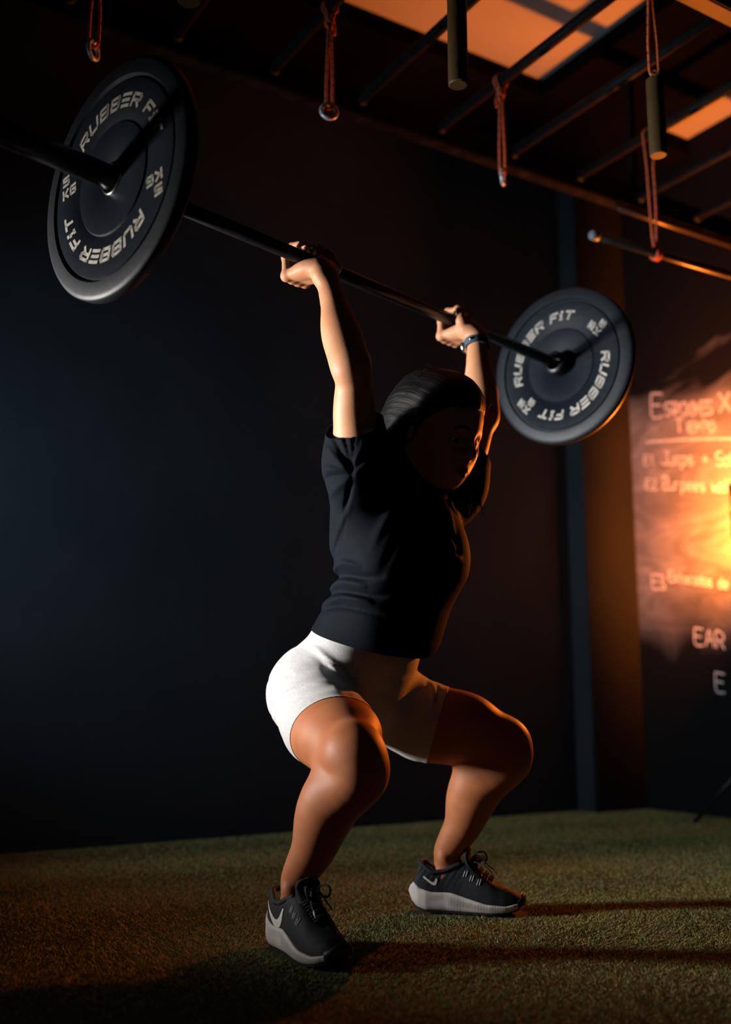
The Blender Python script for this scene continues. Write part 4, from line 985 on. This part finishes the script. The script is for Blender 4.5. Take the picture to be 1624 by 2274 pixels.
def make_shoe(s):
    (hx, hy), dr = SHOE_W[s]; d = np.array(dr) / np.linalg.norm(dr); latsign = 1 if s > 0 else -1      # lateral is +y on the left shoe
    def Wd(P):
        P = np.asarray(P, float) * 0.945; y = P[:, 1] * latsign
        return np.stack([hx + d[0] * P[:, 0] - d[1] * y, hy + d[1] * P[:, 0] + d[0] * y, P[:, 2] + 0.0045], 1)
    loc = Vector((hx, hy, 0))
    # upper
    xs = np.r_[np.linspace(.014, .034, 14), np.linspace(.037, .262, 76), np.linspace(.264, .272, 7)]; nt_ = 15; V3, F3 = [], []
    for side in (1, -1):
        o = len(V3)
        for x in xs:
            for j in range(nt_):
                p = up_pt(x, j / (nt_ - 1), side)
                wv = 0.0007 * math.sin((p[0] * 1.0 - p[2] * 0.7) * 430 + side) * (0.5 + 0.5 * math.tanh((.16 - p[0]) * 60)) * math.sin(j / (nt_ - 1) * math.pi)
                p[1] += side * wv; V3.append(p)
        for i in range(len(xs) - 1):
            for j in range(nt_ - 1):
                a = o + i * nt_ + j; F3.append((a, a + nt_, a + nt_ + 1, a + 1) if side * latsign > 0 else (a, a + 1, a + nt_ + 1, a + nt_))
    root = at(link_mesh('shoe', Wd(V3), F3, m_up), person)
    bm = bmesh.new(); bm.from_mesh(root.data); bmesh.ops.remove_doubles(bm, verts=bm.verts, dist=0.0004); bmesh.ops.recalc_face_normals(bm, faces=bm.faces); bm.to_mesh(root.data); bm.free()
    so = root.modifiers.new('thick', 'SOLIDIFY'); so.thickness = 0.003; so.offset = -1
    def child(o): o.parent = root; o.matrix_parent_inverse = Matrix.Identity(4) if False else root.matrix_parent_inverse.copy(); o.matrix_parent_inverse = (Matrix.Translation(person.location)).inverted() @ Matrix.Identity(4); o.matrix_parent_inverse = Matrix.Identity(4); return o
    # midsole with ribbed flanks
    xs2 = np.r_[np.linspace(0, .03, 22), np.linspace(.0308, .262, 290), np.linspace(.2625, .277, 14)]; V3, F3 = [], []
    for x in xs2:
        zb, zt = _zb(x) + 0.0018, _zt(x); h = max(zt - zb, 0.004); fl_ = 1.0 + 0.05 * math.exp(-((x - .02) / .03) ** 2)
        rib = 0.0009 * math.sin(x * 2 * math.pi / 0.0036) * smoothstep(.085, .11, x) * smoothstep(.268, .255, x)
        grv = 0.0022 * math.exp(-((x - .075) / .03) ** 2)
        sec = []
        for side in (1, -1):
            w_ = _w_l(x) if side > 0 else _w_m(x)
            half = [(0.0, 0.0), (w_ * .80, 0.0), (w_ * .97 * fl_, .10), (w_ * 1.02 * fl_ + rib * .5, .28), (w_ * 1.03 * fl_ + rib - grv * .5, .45), (w_ * 1.02 * fl_ + rib - grv, .62), (w_ * 1.03 * fl_ + rib * .4, .80), (w_ * 1.01, .93), (w_ * .97, 1.0), (w_ * .86, 1.0), (0.0, .92)]
            half = [(x, side * y, zb + q * h) for y, q in half]
            sec.append(half)
        V3 += sec[0] + sec[1][::-1][1:-1]
    m = 20
    for i in range(len(xs2) - 1):
        for j in range(m): F3.append((i * m + j, (i + 1) * m + j, (i + 1) * m + (j + 1) % m, i * m + (j + 1) % m))
    F3.append(tuple(range(m))); F3.append(tuple((len(xs2) - 1) * m + j for j in range(m - 1, -1, -1)))
    child(link_mesh('midsole', Wd(V3), F3, m_mid))
    # outsole: thin black lugs under the foam, and the toe bumper
    V3, F3 = [], []; xs3 = np.linspace(.012, .272, 60)
    for x in xs3:
        zb = _zb(x)
        for side, q in ((1, .93), (1, .5), (-1, .5), (-1, .93)): V3.append((x, side * (_w_l(x) if side > 0 else _w_m(x)) * q, zb + 0.0030))
        for side, q in ((-1, .90), (-1, .5), (1, .5), (1, .90)): V3.append((x, side * (_w_l(x) if side > 0 else _w_m(x)) * q, zb - 0.0012 - 0.001 * (int(x / .012) % 2)))
    for i in range(59):
        for j in range(8): F3.append((i * 8 + j, (i + 1) * 8 + j, (i + 1) * 8 + (j + 1) % 8, i * 8 + (j + 1) % 8))
    F3.append(tuple(range(8))); F3.append(tuple(59 * 8 + j for j in range(7, -1, -1)))
    child(link_mesh('outsole', Wd(V3), F3, m_out, smooth=False))
    V3, F3 = [], []; n = 21
    for i in range(n):
        a = -1.25 + 2.5 * i / (n - 1); x = .250 + .0285 * math.cos(a) ** 0.8; y = .034 * math.sin(a)
        top = .030 + .016 * math.cos(a) ** 2
        for r, z in ((1.0, .012 + .012 * math.cos(a)), (1.03, .022 + .008 * math.cos(a)), (0.99, top), (0.90, top + .001)): V3.append((.245 + (x - .245) * r, y * r, z))
    for i in range(n - 1):
        for j in range(3): F3.append((i * 4 + j, (i + 1) * 4 + j, (i + 1) * 4 + j + 1, i * 4 + j + 1))
    child(link_mesh('toe_bumper', Wd(V3), F3, m_up2))
    # padded collar
    path = [up_pt(x, 1.0, 1) for x in np.linspace(.128, .034, 22)] + [np.array([.0285, y, .1125]) for y in (.012, 0, -.012)] + [up_pt(x, 1.0, -1) for x in np.linspace(.034, .128, 22)]
    path = [p + [0, 0, -0.002] for p in path]
    v_, f_ = tube(Wd(path), 0.0055, 10); child(link_mesh('collar', v_, f_, m_up))
    # tongue
    cl = smooth_path([(.218, 0, .058), (.19, 0, .076), (.168, 0, .094), (.153, 0, .113), (.147, 0, .132), (.150, 0, .1475)], 6); V3, F3 = [], []
    for k, p in enumerate(cl):
        wd = 0.021 + 0.007 * k / len(cl) - 0.012 * max(0, (k - len(cl) + 4) / 4) ** 2
        for q in np.linspace(-1, 1, 9): V3.append((p[0] - 0.010 * q * q * (k / len(cl)), q * wd, p[2] - 0.010 * q * q))
    for i in range(len(cl) - 1):
        for j in range(8): F3.append((i * 9 + j, i * 9 + j + 1, (i + 1) * 9 + j + 1, (i + 1) * 9 + j))
    o = child(link_mesh('tongue', Wd(V3), F3, m_up)); sm = o.modifiers.new('t', 'SOLIDIFY'); sm.thickness = 0.007; sm.offset = 0
    # laces and bow
    tl = []
    rows = [.140, .152, .164, .176, .189, .201]
    for k, x in enumerate(rows):
        x2 = x - 0.006
        for sg in (1, -1):
            a = up_pt(x, .93, sg) + [0, 0, .002]; b = up_pt(x2, .93, -sg) + [0, 0, .002]; mid_ = (a + b) / 2 + [0.002, 0, .009]
            tl.append(tube(Wd(smooth_path([a, mid_, b], 6)), 0.0027, 6, True, 0.6))
    kx = np.array([.156, 0, .119])
    for sg in (1, -1):
        tl.append(tube(Wd(smooth_path([kx, kx + [.012, sg * .016, .014], kx + [.026, sg * .026, .012], kx + [.030, sg * .022, -.004], kx + [.016, sg * .010, -.004], kx], 6)), 0.0036, 6, True, 0.6))
        tl.append(tube(Wd(smooth_path([kx, kx + [.016, sg * .008, .004], kx + [.030, sg * .016, -.012], kx + [.046, sg * .020, -.026]], 6)), 0.0026, 6, True, 0.6))
    tl.append(tube(Wd(smooth_path([kx + [0, -.008, 0], kx + [.004, 0, .004], kx + [0, .008, 0]], 5)), 0.0055, 8))
    v_, f_ = join_parts(tl); child(link_mesh('laces', v_, f_, m_lace))
    v_, f_ = tube(Wd([kx + [.044, .0198, -.0245], kx + [.056, .022, -.036]]), 0.0017, 6); child(link_mesh('lace_tip', v_, f_, m_white))
    # lace loops: three pairs of pale cords on each flank
    for side in (1, -1):
        for (xa, za) in ((.135, .082), (.150, .073), (.167, .065)):
            for k in range(2):
                P = [up_xz(xa + k * .0058 + q * .0045, za + q * .013, side, .0012) for q in np.linspace(0, 1, 5)]
                v_, f_ = tube(Wd(P), 0.0008, 6); child(link_mesh('lace_loop', v_, f_, m_white))
    # the curved tick on each flank and the small one on the toe
    def tick(side, pts_top, pts_bot, name='swoosh'):
        T_, B_ = smooth_path(np.c_[np.array(pts_top), np.zeros(len(pts_top))], 6), smooth_path(np.c_[np.array(pts_bot), np.zeros(len(pts_bot))], 6); V3, F3 = [], []
        n = len(T_); B_ = np.array([B_[int(round(i * (len(B_) - 1) / (n - 1)))] for i in range(n)])
        for a, b in zip(T_, B_):
            for q in np.linspace(0, 1, 5): c = a + (b - a) * q; V3.append(up_xz(c[0], c[1], side, 0.0014))
        for i in range(n - 1):
            for j in range(4): F3.append((i * 5 + j, (i + 1) * 5 + j, (i + 1) * 5 + j + 1, i * 5 + j + 1))
        child(link_mesh(name, Wd(V3), F3, m_white))
    tick(-1, [(.0405, .0815), (.052, .0735), (.061, .0680), (.066, .0685), (.0700, .0765)], [(.0395, .0780), (.052, .0680), (.062, .0615), (.070, .0620), (.0735, .0745)])
    tick(1, [(.024, .096), (.045, .074), (.066, .060), (.082, .062), (.101, .084)], [(.024, .092), (.045, .064), (.068, .045), (.092, .050), (.106, .084)])
    V3 = []; F3 = []
    for i, q in enumerate(np.linspace(0, 1, 6)):
        x = .232 + .016 * q; y = -.010 - .004 * q
        for wq in (0, 1): t_ = up_pt(x, .80, -1); V3.append((x, t_[1] * .9 + wq * .004 * (1 - abs(q - .3)), t_[2] + .0035 + .002 * wq))
    for i in range(5): F3.append((2 * i, 2 * i + 2, 2 * i + 3, 2 * i + 1))
    child(link_mesh('toe_mark', Wd(V3), F3, m_gold))
    return root
for s in (-1, 1): make_shoe(s)

# ================================================================== turf pile
m_t = [mat('turf_green', (0.156, 0.188, 0.062), 0.9, spec=0.1), mat('turf_olive', (0.294, 0.256, 0.092), 0.9, spec=0.1), mat('turf_straw', (0.450, 0.356, 0.144), 0.9, spec=0.1)]
NB = 470000
uu_ = rng.uniform(-2.2, UR - 0.014, NB * 3); vv2 = VB - 0.022 - rng.uniform(0, 1, NB * 3) ** 1.0 * (VB - 0.75)
X = uu_ * U.x + vv2 * V.x; Y = uu_ * U.y + vv2 * V.y
k = (Y > 0.9) & (np.abs(X) < Y * 0.46 + 0.35) & ~((uu_ > 3.22) & (vv2 > VB - 0.124) & (uu_ > 3.2)); X, Y = X[k][:NB], Y[k][:NB]; 
for s in (-1, 1):                                                              # none under the soles
    (hx, hy), dr = SHOE_W[s]; d = np.array(dr) / np.linalg.norm(dr); a_ = (X - hx) * d[0] + (Y - hy) * d[1]; c_ = np.abs(-(X - hx) * d[1] + (Y - hy) * d[0])
    k = ~((a_ > -0.002) & (a_ < 0.264) & (c_ < 0.046)); X, Y = X[k], Y[k]
n = len(X)
hgt = rng.uniform(0.003, 0.007, n); an = rng.uniform(0, 2 * math.pi, n); wd = rng.uniform(0.0007, 0.0012, n) * (0.7 + 0.25 * Y); ln = rng.normal(0, 0.005, (n, 2)) + np.stack([np.sin(X * 9 + Y * 4) * .003, np.cos(Y * 11 - X * 5) * .003], 1)
b = np.stack([X, Y, np.zeros(n)], 1); sd = np.stack([np.cos(an), np.sin(an), np.zeros(n)], 1) * wd[:, None]
tip = b + np.c_[ln, hgt]
tv = np.stack([b - sd, b + sd, tip], 1).reshape(-1, 3); tf = np.arange(n * 3).reshape(-1, 3)
pat = np.sin(X * 3.1 + np.sin(Y * 2.3)) * np.sin(Y * 2.7 + X) * 0.12
mi = np.where(rng.random(n) < 0.40 + pat, 0, np.where(rng.random(n) < 0.62, 1, 2))
tag(link_mesh('turf_pile', tv, tf, None, None, False, m_t, mi), 'short olive green artificial turf pile covering the gym floor', 'turf', kind='stuff')
